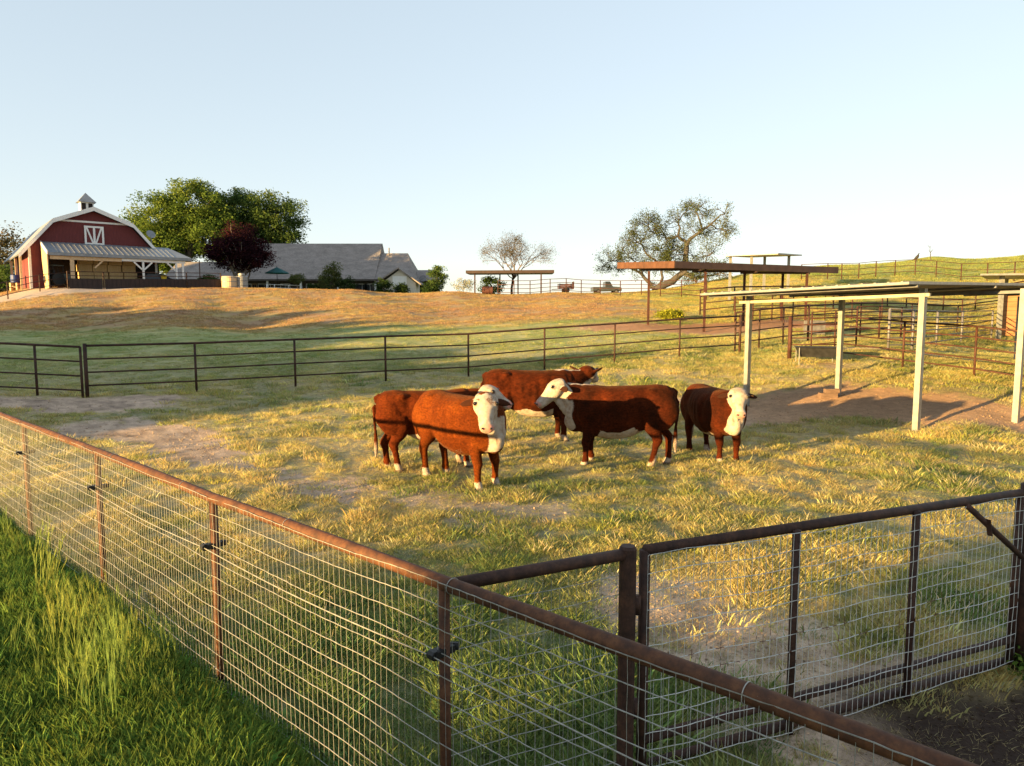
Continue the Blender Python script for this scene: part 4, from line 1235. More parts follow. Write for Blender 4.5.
M['bark'] = simple('grey_bark', (0.075, 0.06, 0.05), (0.16, 0.13, 0.11), 4, 0.95, stretch=(3, 3, 0.6), bump=0.6, dist=0.03)
M['bark_dark'] = simple('oak_bark', (0.038, 0.034, 0.032), (0.085, 0.074, 0.066), 4, 0.95, stretch=(3, 3, 0.6), bump=0.6, dist=0.03)
M['bark_pale'] = simple('pale_bark', (0.2, 0.16, 0.13), (0.3, 0.25, 0.21), 4, 0.95)
M['leaf_green'] = leaf_mat('bright_green_leaves', (0.075, 0.13, 0.028), (0.14, 0.205, 0.042), (0.225, 0.265, 0.058))
M['leaf_deep'] = leaf_mat('deep_green_leaves', (0.055, 0.10, 0.03), (0.10, 0.155, 0.042), (0.18, 0.21, 0.05))
M['leaf_purple'] = leaf_mat('purple_leaves', (0.016, 0.008, 0.012), (0.034, 0.013, 0.018), (0.085, 0.022, 0.022), 0.3)
M['leaf_olive'] = leaf_mat('olive_oak_leaves', (0.06, 0.08, 0.03), (0.11, 0.135, 0.045), (0.20, 0.19, 0.06), 0.35)
M['leaf_pale'] = leaf_mat('pale_spring_leaves', (0.09, 0.085, 0.04), (0.145, 0.12, 0.06), (0.21, 0.15, 0.085), 0.4)
M['leaf_hedge'] = leaf_mat('hedge_leaves', (0.022, 0.045, 0.014), (0.04, 0.07, 0.022), (0.07, 0.10, 0.03), 0.25)
M['leaf_white'] = leaf_mat('white_blossom', (0.16, 0.19, 0.10), (0.4, 0.4, 0.33), (0.62, 0.6, 0.54), 0.25)
M['leaf_mustard'] = leaf_mat('mustard_leaves', (0.16, 0.2, 0.03), (0.32, 0.34, 0.04), (0.5, 0.46, 0.05), 0.4)
M['leaf_weed'] = leaf_mat('weed_leaves', (0.05, 0.10, 0.02), (0.11, 0.17, 0.03), (0.2, 0.25, 0.05), 0.35)


def leaves(name, pts, size, lv, mat, parent, rg, flat=0.5):
    """pts world; one small quad per leaf"""
    n = len(pts)
    nrm = rg.normal(size=(n, 3)); nrm[:, 2] = np.abs(nrm[:, 2]) + flat; nrm /= np.linalg.norm(nrm, axis=1)[:, None]
    t = np.cross(nrm, rg.normal(size=(n, 3))); t /= np.linalg.norm(t, axis=1)[:, None] + 1e-9
    b = np.cross(nrm, t)
    s = (size * (0.6 + 0.8 * rg.random(n)))[:, None]
    V = np.stack([pts - t * s, pts - b * s * 0.55 + nrm * s * 0.15, pts + t * s, pts + b * s * 0.55 + nrm * s * 0.15], 1).reshape(-1, 3)
    F = np.arange(4 * n).reshape(-1, 4)
    V = V - np.array(parent.location)
    return mesh_np(name, V, F, mat, parent, attrs={'lv': np.repeat(np.clip(lv, 0, 1), 4)})


def limb(m, a, b, r0, r1, rg, sag=0.15, n=7, sides=6):
    a = np.asarray(a, float); b = np.asarray(b, float); L = np.linalg.norm(b - a)
    off = rg.normal(size=3) * L * 0.06
    pts = []
    for t in np.linspace(0, 1, n):
        pts.append(a + (b - a) * t + off * math.sin(math.pi * t) + np.array((0, 0, sag * L)) * math.sin(math.pi * t) * 0.6 + rg.normal(size=3) * L * 0.012)
    m.tube(pts, np.linspace(r0, r1, n), sides)
    return pts


def tree(name, label, base, ells, trunk_h, trunk_r, mat, bark, n_cl, per, clr, leaf, seed, group=None, cat='tree', limbs=14, split=1, twig=True):
    """ells: crown ellipsoids (dx, dy, z, rx, ry, rz) relative to the base"""
    rg = np.random.default_rng(seed)
    t = thing(name, label, cat, base, 0, group)
    B = np.array(base)
    wts = np.array([e[3] * e[4] * e[5] for e in ells]); wts = wts / wts.sum()
    C = []
    for k in rg.choice(len(ells), n_cl, p=wts):
        e = ells[k]; v = rg.normal(size=3); v /= np.linalg.norm(v)
        v *= rg.uniform(0.25, 1.0) ** 0.5 * (0.86 + 0.22 * rg.random())
        C.append(B + np.array(e[:3]) + v * np.array(e[3:]))
    C = np.array(C)
    P_ = []; LV = []
    for c in C:
        k = max(4, int(per * rg.uniform(0.4, 1.5)))
        d = np.clip(rg.normal(size=(k, 3)), -1.7, 1.7) * clr * np.array((1, 1, 0.62)) * rg.uniform(0.7, 1.25)
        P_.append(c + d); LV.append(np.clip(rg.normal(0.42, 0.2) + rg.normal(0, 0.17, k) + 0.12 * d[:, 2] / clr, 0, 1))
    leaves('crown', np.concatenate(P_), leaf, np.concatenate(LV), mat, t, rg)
    m = MB()
    top = B + np.array((0, 0, trunk_h))
    for q in range(split):
        a0 = B + np.array((rg.normal() * 0.05, rg.normal() * 0.05, -0.25))
        tp = top + (rg.normal(size=3) * np.array((1, 1, 0.2)) * trunk_h * 0.32 if split > 1 else 0)
        limb(m, a0, tp, trunk_r, trunk_r * 0.62, rg, 0.0, 6, 10)
        for k in rg.choice(len(C), max(2, limbs // split), replace=False):
            mid = tp * 0.55 + C[k] * 0.45 + np.array((0, 0, 0.1 * trunk_h))
            limb(m, tp + (0, 0, -0.08 * trunk_h), mid, trunk_r * 0.45, trunk_r * 0.25, rg, 0.05)
            limb(m, mid, C[k], trunk_r * 0.25, trunk_r * 0.07, rg, 0.05)
            if twig:
                for j in np.argsort(np.linalg.norm(C - mid, axis=1))[1:4]: limb(m, mid, C[j], trunk_r * 0.16, trunk_r * 0.05, rg, 0.05, 5, 5)
    m.build('trunk', bark, t, smooth=True)
    return t


g = G(190, 291, 112); 
tree('leafy_tree', 'largest green tree, broad and sunlit yellow green, rising behind the barn', g, [(-3.4, 0, 11.2, 5.2, 5, 5.2), (0.8, 1, 13.8, 4.8, 5, 4.4), (-4.2, 0, 7.6, 5.3, 5, 4.4), (3.6, 0, 10, 4.0, 4, 5.2)], 6.0, 0.5, M['leaf_green'], M['bark'], 430, 190, 0.72, 0.165, 11, 'green trees behind the house', limbs=22)
g = G(265, 291, 118)
tree('leafy_tree', 'darker green round tree standing over the house roof, right of the larger one', g, [(-3.4, 0, 13.6, 4.4, 4.5, 3.7), (1.9, 0, 12.8, 4.6, 4.5, 4.2), (3.6, 0, 9.2, 2.6, 3, 3.8), (-2.0, 0, 9, 5.2, 4.5, 4.4), (-5.5, -1, 10.6, 3, 3, 4)], 5.5, 0.45, M['leaf_deep'], M['bark'], 390, 190, 0.72, 0.165, 12, 'green trees behind the house', limbs=22)
g = G(241, 289, 90)
tree('plum_tree', 'dark purple leaved tree with a dense rounded crown in front of the house', g, [(0, 0, 4.7, 4.1, 3.6, 2.2), (0.0, 0, 6.1, 2.9, 2.6, 2.3), (-1.5, 0, 4.3, 2.5, 2.4, 1.6), (1.6, 0, 4.3, 2.7, 2.4, 1.5)], 1.1, 0.3, M['leaf_purple'], M['bark_pale'], 230, 95, 0.48, 0.13, 13, split=4, limbs=20)
g = G(8, 288, 112)
tree('leafy_tree', 'olive coloured tree at the left edge beside the barn', g, [(0, 0, 6.4, 4.6, 4, 4.3), (-3.5, 0, 5.4, 3.5, 4, 4.6)], 3.0, 0.3, M['leaf_pale'], M['bark'], 150, 60, 0.8, 0.2, 14)
g = G(36, 288, 120)
tree('leafy_tree', 'thin half bare tree between the barn and the olive tree', g, [(0, 0, 7.6, 3.0, 3, 3.6), (1.5, 0, 5.2, 3.0, 3, 3.2)], 4.0, 0.22, M['leaf_pale'], M['bark'], 70, 22, 0.8, 0.14, 15, limbs=26)
g = G(7, 288, 95)
tree('shrub', 'dark green shrub at the left edge beside the blue barrel', g, [(0, 0, 2.2, 1.9, 1.6, 1.9), (-1.6, 0, 1.8, 1.6, 1.6, 1.6)], 0.7, 0.12, M['leaf_deep'], M['bark'], 60, 70, 0.42, 0.15, 16, cat='shrub')
g = G(331, 291, 92)
tree('small_tree', 'small grey green tree in front of the long grey roof', g, [(0, 0, 2.1, 1.25, 1.2, 1.5), (0.3, 0, 3.3, 0.7, 0.7, 0.8), (-0.4, 0, 1.4, 1.2, 1.2, 1.1)], 0.9, 0.1, M['leaf_olive'], M['bark'], 70, 60, 0.3, 0.11, 17)
g = G(297, 291, 90)
tree('small_tree', 'little lollipop tree with a bare stem beside the teal umbrella', g, [(0, 0, 1.85, 0.95, 0.9, 0.55)], 1.2, 0.07, M['leaf_olive'], M['bark_pale'], 36, 60, 0.22, 0.09, 18, limbs=6)
g = G(437, 291, 90)
tree('small_tree', 'small dark tree beside the right end of the house', g, [(0, 0, 2.0, 1.15, 1.0, 1.1), (0.2, 0, 2.9, 0.75, 0.7, 0.7)], 0.9, 0.09, M['leaf_deep'], M['bark'], 48, 60, 0.28, 0.11, 19)
for px, Y, w_, h_, lab in ((385, 92, 1.25, 1.15, 'round clipped hedge bush under the right gable'), (401, 93, 0.95, 0.9, 'low clipped bush right of the round hedge bush'), (433, 88, 1.3, 0.75, 'low dark hedge at the right end of the house'),
                           (345, 93, 1.2, 1.3, 'dark rounded bush right of the small grey green tree'), (316, 93, 1.0, 1.0, 'dark rounded bush left of the small grey green tree'), (209, 79, 0.9, 0.9, 'reddish green bush at the end of the brown board fence'), (492, 82, 1.5, 1.25, 'dome shaped dark green bush behind the rusty drum')):
    g = G(px, 291, Y)
    tree('hedge_bush', lab, g, [(0, 0, h_ * 0.85, w_, w_, h_ * 0.9)], 0.4, 0.06, M['leaf_hedge'], M['bark'], 46, 60, 0.24, 0.10, 20 + px, 'clipped bushes by the house', cat='bush', limbs=4, twig=False)
g = G(463, 291, 78)
tree('rose_bush', 'pale flowering bush standing alone on the crest', g, [(0.2, 0, 0.85, 1.2, 1, 0.65)], 0.4, 0.05, M['leaf_white'], M['bark'], 34, 40, 0.2, 0.07, 45, cat='bush', limbs=8)
g = G(671, 321, 42)
tree('mustard_bush', 'yellow green bush growing on the slope behind the rust brown shelter', g, [(0, 0, 0.28, 0.9, 0.7, 0.3)], 0.2, 0.03, M['leaf_mustard'], M['bark'], 40, 50, 0.16, 0.06, 46, cat='bush', limbs=4, twig=False)
g = Vector((3.78, 4.98, gz(3.78, 4.98)))
tree('weed', 'leafy green weed growing at the foot of the gate post', g, [(0.02, 0, 0.13, 0.16, 0.16, 0.12)], 0.08, 0.006, M['leaf_weed'], M['leaf_weed'], 34, 9, 0.05, 0.022, 47, cat='weed', limbs=8)

# fine twigged tree on the crest
rg = np.random.default_rng(51)
g = G(512, 292, 84)
t = thing('bare_tree', 'nearly leafless tree with a fan of fine twigs on the crest', 'tree', g)
m = MB(); tips = []


def grow(p, d, L, r, lev):
    q = np.array(p) + d * L
    limb(m, p, q, r, r * 0.62, rg, 0.02, 4, 6 if lev < 2 else 4)
    if lev >= 5: tips.append(q); return
    for k in range(3 if lev < 4 else 4):
        e = d + rg.normal(size=3) * np.array((0.62, 0.62, 0.40)) + np.array((0, 0, 0.05))
        e[2] = max(e[2], -0.1); e /= np.linalg.norm(e)
        grow(np.array(p) + d * L * (0.75 + 0.25 * (k == 0)) if k else q, e, L * rg.uniform(0.6, 0.88), r * 0.55, lev + 1)


b0 = np.array(g)
limb(m, b0 - (0, 0, 0.3), b0 + (0.15, 0, 2.0), 0.16, 0.13, rg, 0, 5, 8)
for k in range(5):
    an = k * 1.257 + 0.4
    e = np.array((math.cos(an) * 0.75, math.sin(an) * 0.6, 0.8)); e /= np.linalg.norm(e)
    grow(b0 + (0.15, 0, 1.9), e, 2.25, 0.08, 2)
grow(b0 + (0.15, 0, 1.9), np.array((0.05, 0, 1.0)), 1.75, 0.1, 1)
m.build('trunk', M['bark'], t, smooth=True)
tips = np.array(tips)
sel = rg.choice(len(tips), 9500)
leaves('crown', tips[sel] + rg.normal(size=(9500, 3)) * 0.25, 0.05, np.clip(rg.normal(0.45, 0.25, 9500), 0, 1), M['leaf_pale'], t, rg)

# old oak
rg = np.random.default_rng(61)
OY = 90
g = P(664, 291, OY)
t = thing('oak_tree', 'gnarled old oak with arching dark limbs and sparse leaves behind the rust brown shelter', 'tree', (g.x, g.y, gz(g.x, g.y)))
m = MB(); ends = []
OL = [([(655, 293), (661, 287), (672, 281), (680, 273), (685, 262), (686, 250), (687, 243)], 1.05, 0.55, 0),
      ([(687, 243), (683, 240), (678, 236), (672, 238), (667, 238), (662, 231), (655, 233), (648, 231)], 0.42, 0.12, 1),
      ([(687, 243), (690, 238), (697, 233), (703, 229), (711, 224), (718, 217), (725, 214)], 0.5, 0.1, -2),
      ([(678, 236), (680, 229), (678, 222), (684, 214), (690, 209)], 0.3, 0.08, 2), ([(703, 229), (700, 220), (697, 212), (700, 207)], 0.28, 0.08, 0), ([(711, 224), (717, 228), (724, 230), (728, 234)], 0.2, 0.07, -1),
      ([(680, 274), (686, 272), (691, 274), (694, 279), (697, 284)], 0.5, 0.22, -3), ([(684, 274), (693, 278), (704, 276), (713, 275), (722, 274), (728, 275)], 0.36, 0.08, -4), ([(699, 277), (702, 271), (706, 265), (708, 255), (715, 253)], 0.2, 0.06, -4),
      ([(659, 289), (652, 287), (647, 280), (642, 273), (634, 270), (626, 266), (616, 267)], 0.62, 0.1, 3), ([(660, 287), (662, 278), (662, 268), (668, 260), (672, 252)], 0.42, 0.12, 2), ([(662, 268), (655, 260), (646, 254), (642, 246), (640, 238), (634, 232)], 0.32, 0.08, 1),
      ([(642, 246), (637, 242), (628, 240)], 0.14, 0.05, 1), ([(648, 231), (648, 225), (652, 222)], 0.12, 0.05, 1), ([(626, 266), (620, 260), (610, 262), (604, 266)], 0.18, 0.05, 3), ([(642, 273), (636, 262), (628, 254), (622, 250)], 0.2, 0.05, 3),
      ([(655, 260), (657, 250), (664, 247), (668, 255)], 0.16, 0.05, 0), ([(686, 255), (676, 256), (668, 262), (660, 266)], 0.16, 0.05, -1), ([(672, 252), (676, 246), (683, 250)], 0.13, 0.05, 2)]
for pl, r0, r1, dz in OL:
    pts = []
    for i, (px, py) in enumerate(pl):
        f = i / (len(pl) - 1)
        pts.append(np.array(P(px, py, OY + dz * 0.8 * (0.3 + 0.7 * f))) + rg.normal(size=3) * 0.08)
    # smooth the polyline a little
    pp = [pts[0]]
    for a_, b_ in zip(pts[:-1], pts[1:]):
        pp += [a_ * 0.5 + b_ * 0.5 + rg.normal(size=3) * 0.07, b_]
    m.tube(pp, np.linspace(r0, r1, len(pp)) * 0.5, 8)
    n0 = 2 if r0 > 0.9 else 0
    for k in range(int(16 if r0 < 1 else 3)):
        i = rg.integers(max(1, len(pp) // 3), len(pp))
        d = rg.normal(size=3) * np.array((1, 0.9, 0.75)) + np.array((0, 0, 0.25)); d /= np.linalg.norm(d)
        L = rg.uniform(0.5, 1.5)
        q = limb(m, pp[i], pp[i] + d * L, 0.05, 0.018, rg, 0.05, 5, 5)
        for w_ in range(4):
            e = d + rg.normal(size=3) * 0.8; e /= np.linalg.norm(e)
            q2 = limb(m, q[rg.integers(2, 5)], q[-1] + e * rg.uniform(0.3, 0.9), 0.02, 0.01, rg, 0.03, 4, 4)
            ends.append(q2[-1]); ends.append(q[-1] * 0.5 + q2[-1] * 0.5)
m.build('trunk', M['bark_dark'], t, smooth=True)
ends = np.array(ends)
dens = 0.5 + 0.5 * vnoise(ends[:, 0] * 0.6, ends[:, 2] * 0.6, 4)
pk = []; 
for e_, dd in zip(ends, dens):
    k = int(22 * dd * rg.uniform(0.2, 1.6)); pk.append(e_ + rg.normal(size=(k, 3)) * 0.27)
pk = np.concatenate(pk)
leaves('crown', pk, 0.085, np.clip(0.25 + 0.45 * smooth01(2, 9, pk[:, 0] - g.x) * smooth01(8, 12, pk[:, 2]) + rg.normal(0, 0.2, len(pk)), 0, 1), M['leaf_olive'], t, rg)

# dead sapling and bird on the hilltop
HY = 95
g = G(931, 262, HY)
t = thing('sapling', 'bare dead sapling on the hilltop beside the dark bird', 'sapling', g)
m = MB(); rg = np.random.default_rng(71)
b0 = np.array(g)
limb(m, b0 - (0, 0, 0.2), b0 + (-0.25, 0, 1.9), 0.06, 0.03, rg)
for k in range(7):
    p = b0 + np.array((-0.25, 0, 1.7)) * rg.uniform(0.35, 1.0)
    limb(m, p, p + np.array((rg.normal() * 0.4, rg.normal() * 0.3, rg.uniform(0.2, 0.6))), 0.02, 0.008, rg)
m.build('trunk', M['bark_dark'], t)
M['feather'] = simple('dark_feathers', (0.014, 0.012, 0.011), (0.035, 0.03, 0.028), 12, 0.7)
g = G(916.5, 263, HY - 1.5)
m = MB()
secs = [(-0.50, 0.08, 0.03, 0.02), (-0.34, 0.22, 0.07, 0.05), (-0.15, 0.36, 0.14, 0.13), (0.03, 0.50, 0.17, 0.19), (0.13, 0.68, 0.13, 0.15), (0.16, 0.82, 0.07, 0.08), (0.18, 0.90, 0.055, 0.06), (0.22, 0.97, 0.06, 0.062), (0.27, 0.985, 0.03, 0.03), (0.33, 0.97, 0.008, 0.01)]
L_ = []
for i, (x_, z_, w_, h_) in enumerate(secs):
    j0 = secs[max(0, i - 1)]; j1 = secs[min(len(secs) - 1, i + 1)]
    d, s_, u_ = frame_from((j1[0] - j0[0], 0, j1[1] - j0[1]), (-0.3, 0, 1))
    L_.append((np.array((x_, 0, z_ + 0.12)), s_, u_, w_, h_))
m.loft(L_, 12)
for sy in (-0.07, 0.07): m.tube([(0.0, sy, 0.5), (0.03, sy, 0.1), (0.02, sy, -0.05)], [0.05, 0.022, 0.02], 6)
bird = m.build('bird', M['feather'], None, smooth=True)
bird.location = g; bird.rotation_euler = (0, 0, R(-20))
tag(bird, 'large dark bird perched upright on the hilltop grass', 'bird')


# ------------------------------------------------------------------ barn
def siding_mat(name, c0, c1, scale=2.6, axis='X'):
    n = NT(name)
    c = n.coord()
    w_ = n.n('ShaderNodeTexWave', wave_type='BANDS', bands_direction=axis); w_.inputs['Scale'].default_value = scale; w_.inputs['Distortion'].default_value = 0.0
    n.l(c, w_.inputs['Vector'])
    g_ = n.noise(2.5, 5, 0.6, c, (3, 3, 0.6))
    base = n.ramp(g_, [(0.3, c0), (0.7, c1)])
    base = n.mix(n.ramp(w_.outputs['Fac'], [(0.0, 0.65), (0.12, 0.0)]), base, tuple(v * 0.35 for v in c0))
    n.col(base); n.bump(w_.outputs['Fac'], 0.3, 0.02)
    return n.set(0.8)


M['barn_red'] = siding_mat('red_siding', (0.115, 0.022, 0.023), (0.15, 0.031, 0.031))
M['white_paint'] = simple('white_paint', (0.66, 0.66, 0.66), (0.76, 0.76, 0.75), 4, 0.6)
M['metal_roof'] = simple('blue_grey_metal_roof', (0.19, 0.205, 0.225), (0.26, 0.275, 0.30), 2, 0.5, 0.2)
M['tan_board'] = siding_mat('tan_boards', (0.46, 0.31, 0.17), (0.58, 0.42, 0.25), 2.2, 'Y')
M['tan_post'] = simple('tan_timber', (0.48, 0.34, 0.2), (0.6, 0.45, 0.28), 4, 0.8)
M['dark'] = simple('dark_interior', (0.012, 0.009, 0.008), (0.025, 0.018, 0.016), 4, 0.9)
M['brown_board'] = siding_mat('dark_brown_boards', (0.022, 0.014, 0.013), (0.04, 0.025, 0.022), 1.0, 'X')
M['glass'] = simple('dark_window_glass', (0.02, 0.025, 0.03), (0.04, 0.045, 0.05), 1, 0.1, 0, 0.5, 0)

BC = P(97, 287, 75); BZ = 5.30; BR = R(39.5)
barn = thing('barn', 'red gambrel barn with white trim, a small cupola and a grey metal porch roof', 'barn', (BC.x, BC.y, BZ), BR)
HW, EV = 5.7, 3.85


def bl(x, y, z): return (x, y, z)


prof = [(-HW, -1.0), (HW, -1.0), (HW, EV), (3.5, 6.3), (0, 7.7), (-3.5, 6.3), (-HW, EV)]


def gable(y0, y1):
    k = len(prof)
    v = [(x, y0, z) for x, z in prof] + [(x, y1, z) for x, z in prof]
    return v, [tuple(range(k)), tuple(range(2 * k - 1, k - 1, -1))] + [(i, k + i, k + (i + 1) % k, (i + 1) % k) for i in range(k)]


MB().add(*gable(0, 14)).build('wall', M['barn_red'], barn, world=False)
rl = [(-6.6, 2.9), (-3.6, 6.5), (0, 7.95), (3.6, 6.5), (6.75, 2.8)]
m = MB()
for (x0, z0), (x1, z1) in zip(rl[:-1], rl[1:]):
    nx, nz = -(z1 - z0), (x1 - x0); l_ = math.hypot(nx, nz); nx, nz = nx / l_ * 0.12, nz / l_ * 0.12
    v = [(x0, -0.55, z0), (x1, -0.55, z1), (x1, 14.4, z1), (x0, 14.4, z0), (x0 + nx, -0.55, z0 + nz), (x1 + nx, -0.55, z1 + nz), (x1 + nx, 14.4, z1 + nz), (x0 + nx, 14.4, z0 + nz)]
    m.add(v, [(3, 2, 1, 0), (4, 5, 6, 7), (0, 1, 5, 4), (1, 2, 6, 5), (2, 3, 7, 6), (3, 0, 4, 7)])
roof = m.build('roof', M['metal_roof'], barn, world=False)
m = MB()
for (x0, z0), (x1, z1) in zip(rl[:-1], rl[1:]):
    m.beam((x0, -0.59, z0 - 0.08), (x1, -0.59, z1 - 0.08), 0.06, 0.34, (0, 1, 0)) if False else m.add(*(lambda a, b: ([(a[0], -0.62, a[1] - 0.26), (b[0], -0.62, b[1] - 0.26), (b[0], -0.62, b[1] + 0.16), (a[0], -0.62, a[1] + 0.16), (a[0], -0.555, a[1] - 0.26), (b[0], -0.555, b[1] - 0.26), (b[0], -0.555, b[1] + 0.16), (a[0], -0.555, a[1] + 0.16)], [(0, 1, 2, 3), (7, 6, 5, 4), (0, 4, 5, 1), (2, 6, 7, 3), (1, 5, 6, 2), (3, 7, 4, 0)]))((x0, z0), (x1, z1)))
m.build('rake_trim', M['white_paint'], barn, world=False)
MB().box((-3.1, -0.06, 6.5), (3.1, -0.003, 6.68)).build('trim_board', M['white_paint'], barn, world=False)
for x_ in (-HW, HW): MB().box((x_ - 0.09, -0.08, -0.5), (x_ + 0.14, 0.10, EV - 0.1)).build('corner_trim', M['white_paint'], barn, world=False)
door = MB().box((-0.86, -0.07, 4.35), (0.86, -0.012, 6.15)).build('hay_door', M['barn_red'], barn, world=False)
m = MB()
for x0, x1 in ((-0.88, -0.70), (-0.10, 0.10), (0.70, 0.88)): m.box((x0, -0.11, 4.32), (x1, -0.072, 6.2))
for z0, z1 in ((4.32, 4.50), (6.02, 6.2)): m.box((-0.70, -0.108, z0), (-0.10, -0.073, z1)).box((0.10, -0.108, z0), (0.70, -0.073, z1))
m.beam((-0.66, -0.095, 6.02), (-0.14, -0.095, 4.5), 0.03, 0.15, (1, 0, 0.3)).beam((0.66, -0.095, 6.02), (0.14, -0.095, 4.5), 0.03, 0.15, (1, 0, -0.3))
m.build('door_frame', M['white_paint'], door.parent, world=False)
cup = MB().box((-0.6, 2.9, 7.4), (0.6, 4.1, 8.95)).build('cupola', M['white_paint'], barn, world=False)
for x0 in (-0.5, 0.12): MB().box((x0, 2.86, 8.05), (x0 + 0.38, 2.897, 8.85)).build('louver', M['dark'], cup, world=False)
MB().add([(-0.85, 2.65, 8.95), (0.85, 2.65, 8.95), (0.85, 4.35, 8.95), (-0.85, 4.35, 8.95), (0, 3.5, 10.0)], [(3, 2, 1, 0), (0, 1, 4), (1, 2, 4), (2, 3, 4), (3, 0, 4)]).build('roof', M['metal_roof'], cup, world=False)
# doors in the front wall, seen under the porch
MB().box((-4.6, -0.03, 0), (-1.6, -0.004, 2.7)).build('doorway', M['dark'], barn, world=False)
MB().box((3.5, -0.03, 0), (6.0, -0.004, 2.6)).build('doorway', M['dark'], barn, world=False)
# porch
PX0, PX1, PD, PW, PE = -4.6, 7.9, 4.3, 4.3, 3.0
m = MB(); m.plate([(PX0, -PD, PE), (PX1 + 0.3, -PD, PE), (PX1 - 0.9, -0.02, PW), (PX0, -0.02, PW)], 0.09)
sl = (PW - PE) / PD
for i in range(26):
    x_ = PX0 + 0.3 + i * 0.47
    if x_ < PX1 - 1.0: m.beam((x_, -PD, PE + 0.10), (x_, -0.02, PW + 0.10), 0.035, 0.03)
m.build('porch_roof', M['metal_roof'], barn, world=False)
MB().box((PX0, -PD - 0.06, PE - 0.20), (PX1 + 0.3, -PD - 0.003, PE + 0.05)).build('gutter', M['metal_roof'], barn, world=False)
MB().box((PX0 + 0.1, -PD + 0.15, PE - 0.55), (1.6, -PD + 0.32, PE - 0.22)).build('porch_beam', M['tan_post'], barn, world=False)
MB().box((1.61, -PD + 0.15, PE - 0.48), (PX1 - 0.3, -PD + 0.32, PE - 0.22)).build('porch_beam', M['white_paint'], barn, world=False)
for x_, mt, wd in ((-2.7, M['tan_post'], 0.17), (3.55, M['white_paint'], 0.09), (6.7, M['white_paint'], 0.09), (7.35, M['white_paint'], 0.09)):
    MB().box((x_ - wd, -PD + 0.13, -0.4), (x_ + wd, -PD + 0.34, PE - 0.5)).build('porch_post', mt, barn, world=False)
for x_, d_, mt in ((3.55, 1, M['white_paint']), (3.55, -1, M['white_paint']), (6.7, -1, M['white_paint']), (-0.9, 1, M['tan_post'])):
    MB().beam((x_ + d_ * 0.1, -PD + 0.235, PE - 1.25), (x_ + d_ * 0.85, -PD + 0.235, PE - 0.5), 0.13, 0.14).build('brace', mt, barn, world=False)
MB().tube([(9.0, -PD + 0.1, -0.5), (9.0, -PD + 0.1, PE - 0.1)], 0.05, 8).build('pole', M['pipe_dark'], barn, world=False)
MB().plate([(PX0 - 0.05, -PD + 0.05, -0.3), (PX0 - 0.05, -PD + 0.05, PE - 0.05), (PX0 - 0.05, -0.05, PW - 0.05), (PX0 - 0.05, -1.8, -0.3)], 0.1).build('end_boards', M['tan_board'], barn, world=False)
MB().beam((PX0 - 0.1, -PD - 0.1, PE), (PX0 - 0.1, 0, PW), 0.1, 0.3).build('rake_trim', M['white_paint'], barn, world=False)
for y_ in (0.4, 4.5, 9):
    MB().box((-6.5, y_, -0.5), (-6.3, y_ + 0.2, 2.9)).build('eave_post', M['tan_post'], barn, world=False)
dish = MB().lathe((0, 0, 0), [(0.05, 0.0), (0.3, 0.04), (0.48, 0.14), (0.47, 0.16), (0.28, 0.07), (0.03, 0.03)], 16)
ds = dish.build('satellite_dish', M['metal_roof'], barn, smooth=True, world=False); ds.location = (5.35, 0.1, 5.7); ds.rotation_euler = (R(60), R(20), 0)
MB().tube([(5.3, -0.3, 3.8), (5.35, -0.1, 5.65)], 0.04, 6).build('dish_mast', M['metal_roof'], barn, world=False)


def bw(x, y, z=0.0):
    c, s = math.cos(BR), math.sin(BR)
    return (BC.x + x * c - y * s, BC.y + x * s + y * c, BZ + z)


M['hay'] = simple('hay', (0.40, 0.28, 0.13), (0.56, 0.42, 0.22), 9, 0.95, bump=0.8, dist=0.04, stretch=(1, 1, 4))
for r_ in range(4):
    for c_ in range(4):
        x0 = -1.25 + c_ * 1.32 + (0.12 if r_ % 2 else 0)
        rb = np.random.default_rng(r_ * 7 + c_)
        bl_ = thing('hay_bale', 'square hay bale stacked under the barn porch', 'hay bale', bw(x0 + rb.uniform(-0.02, 0.02), -1.15 + rb.uniform(-0.05, 0.05), 0.03 + r_ * 0.74), BR + rb.uniform(-0.02, 0.02), 'hay bales stacked under the barn porch')
        m = MB()
        me_b = m.box((-0.63, -0.5, 0.0), (0.63, 0.5, 0.72)).build('bale', M['hay'], bl_, world=False)
        md = me_b.modifiers.new('bevel', 'BEVEL'); md.width = 0.05; md.segments = 2
        for x_ in (-0.3, 0.3): MB().box((x_ - 0.012, -0.507, 0.02), (x_ + 0.012, -0.501, 0.70)).build('twine', M['tan_post'], bl_, world=False)


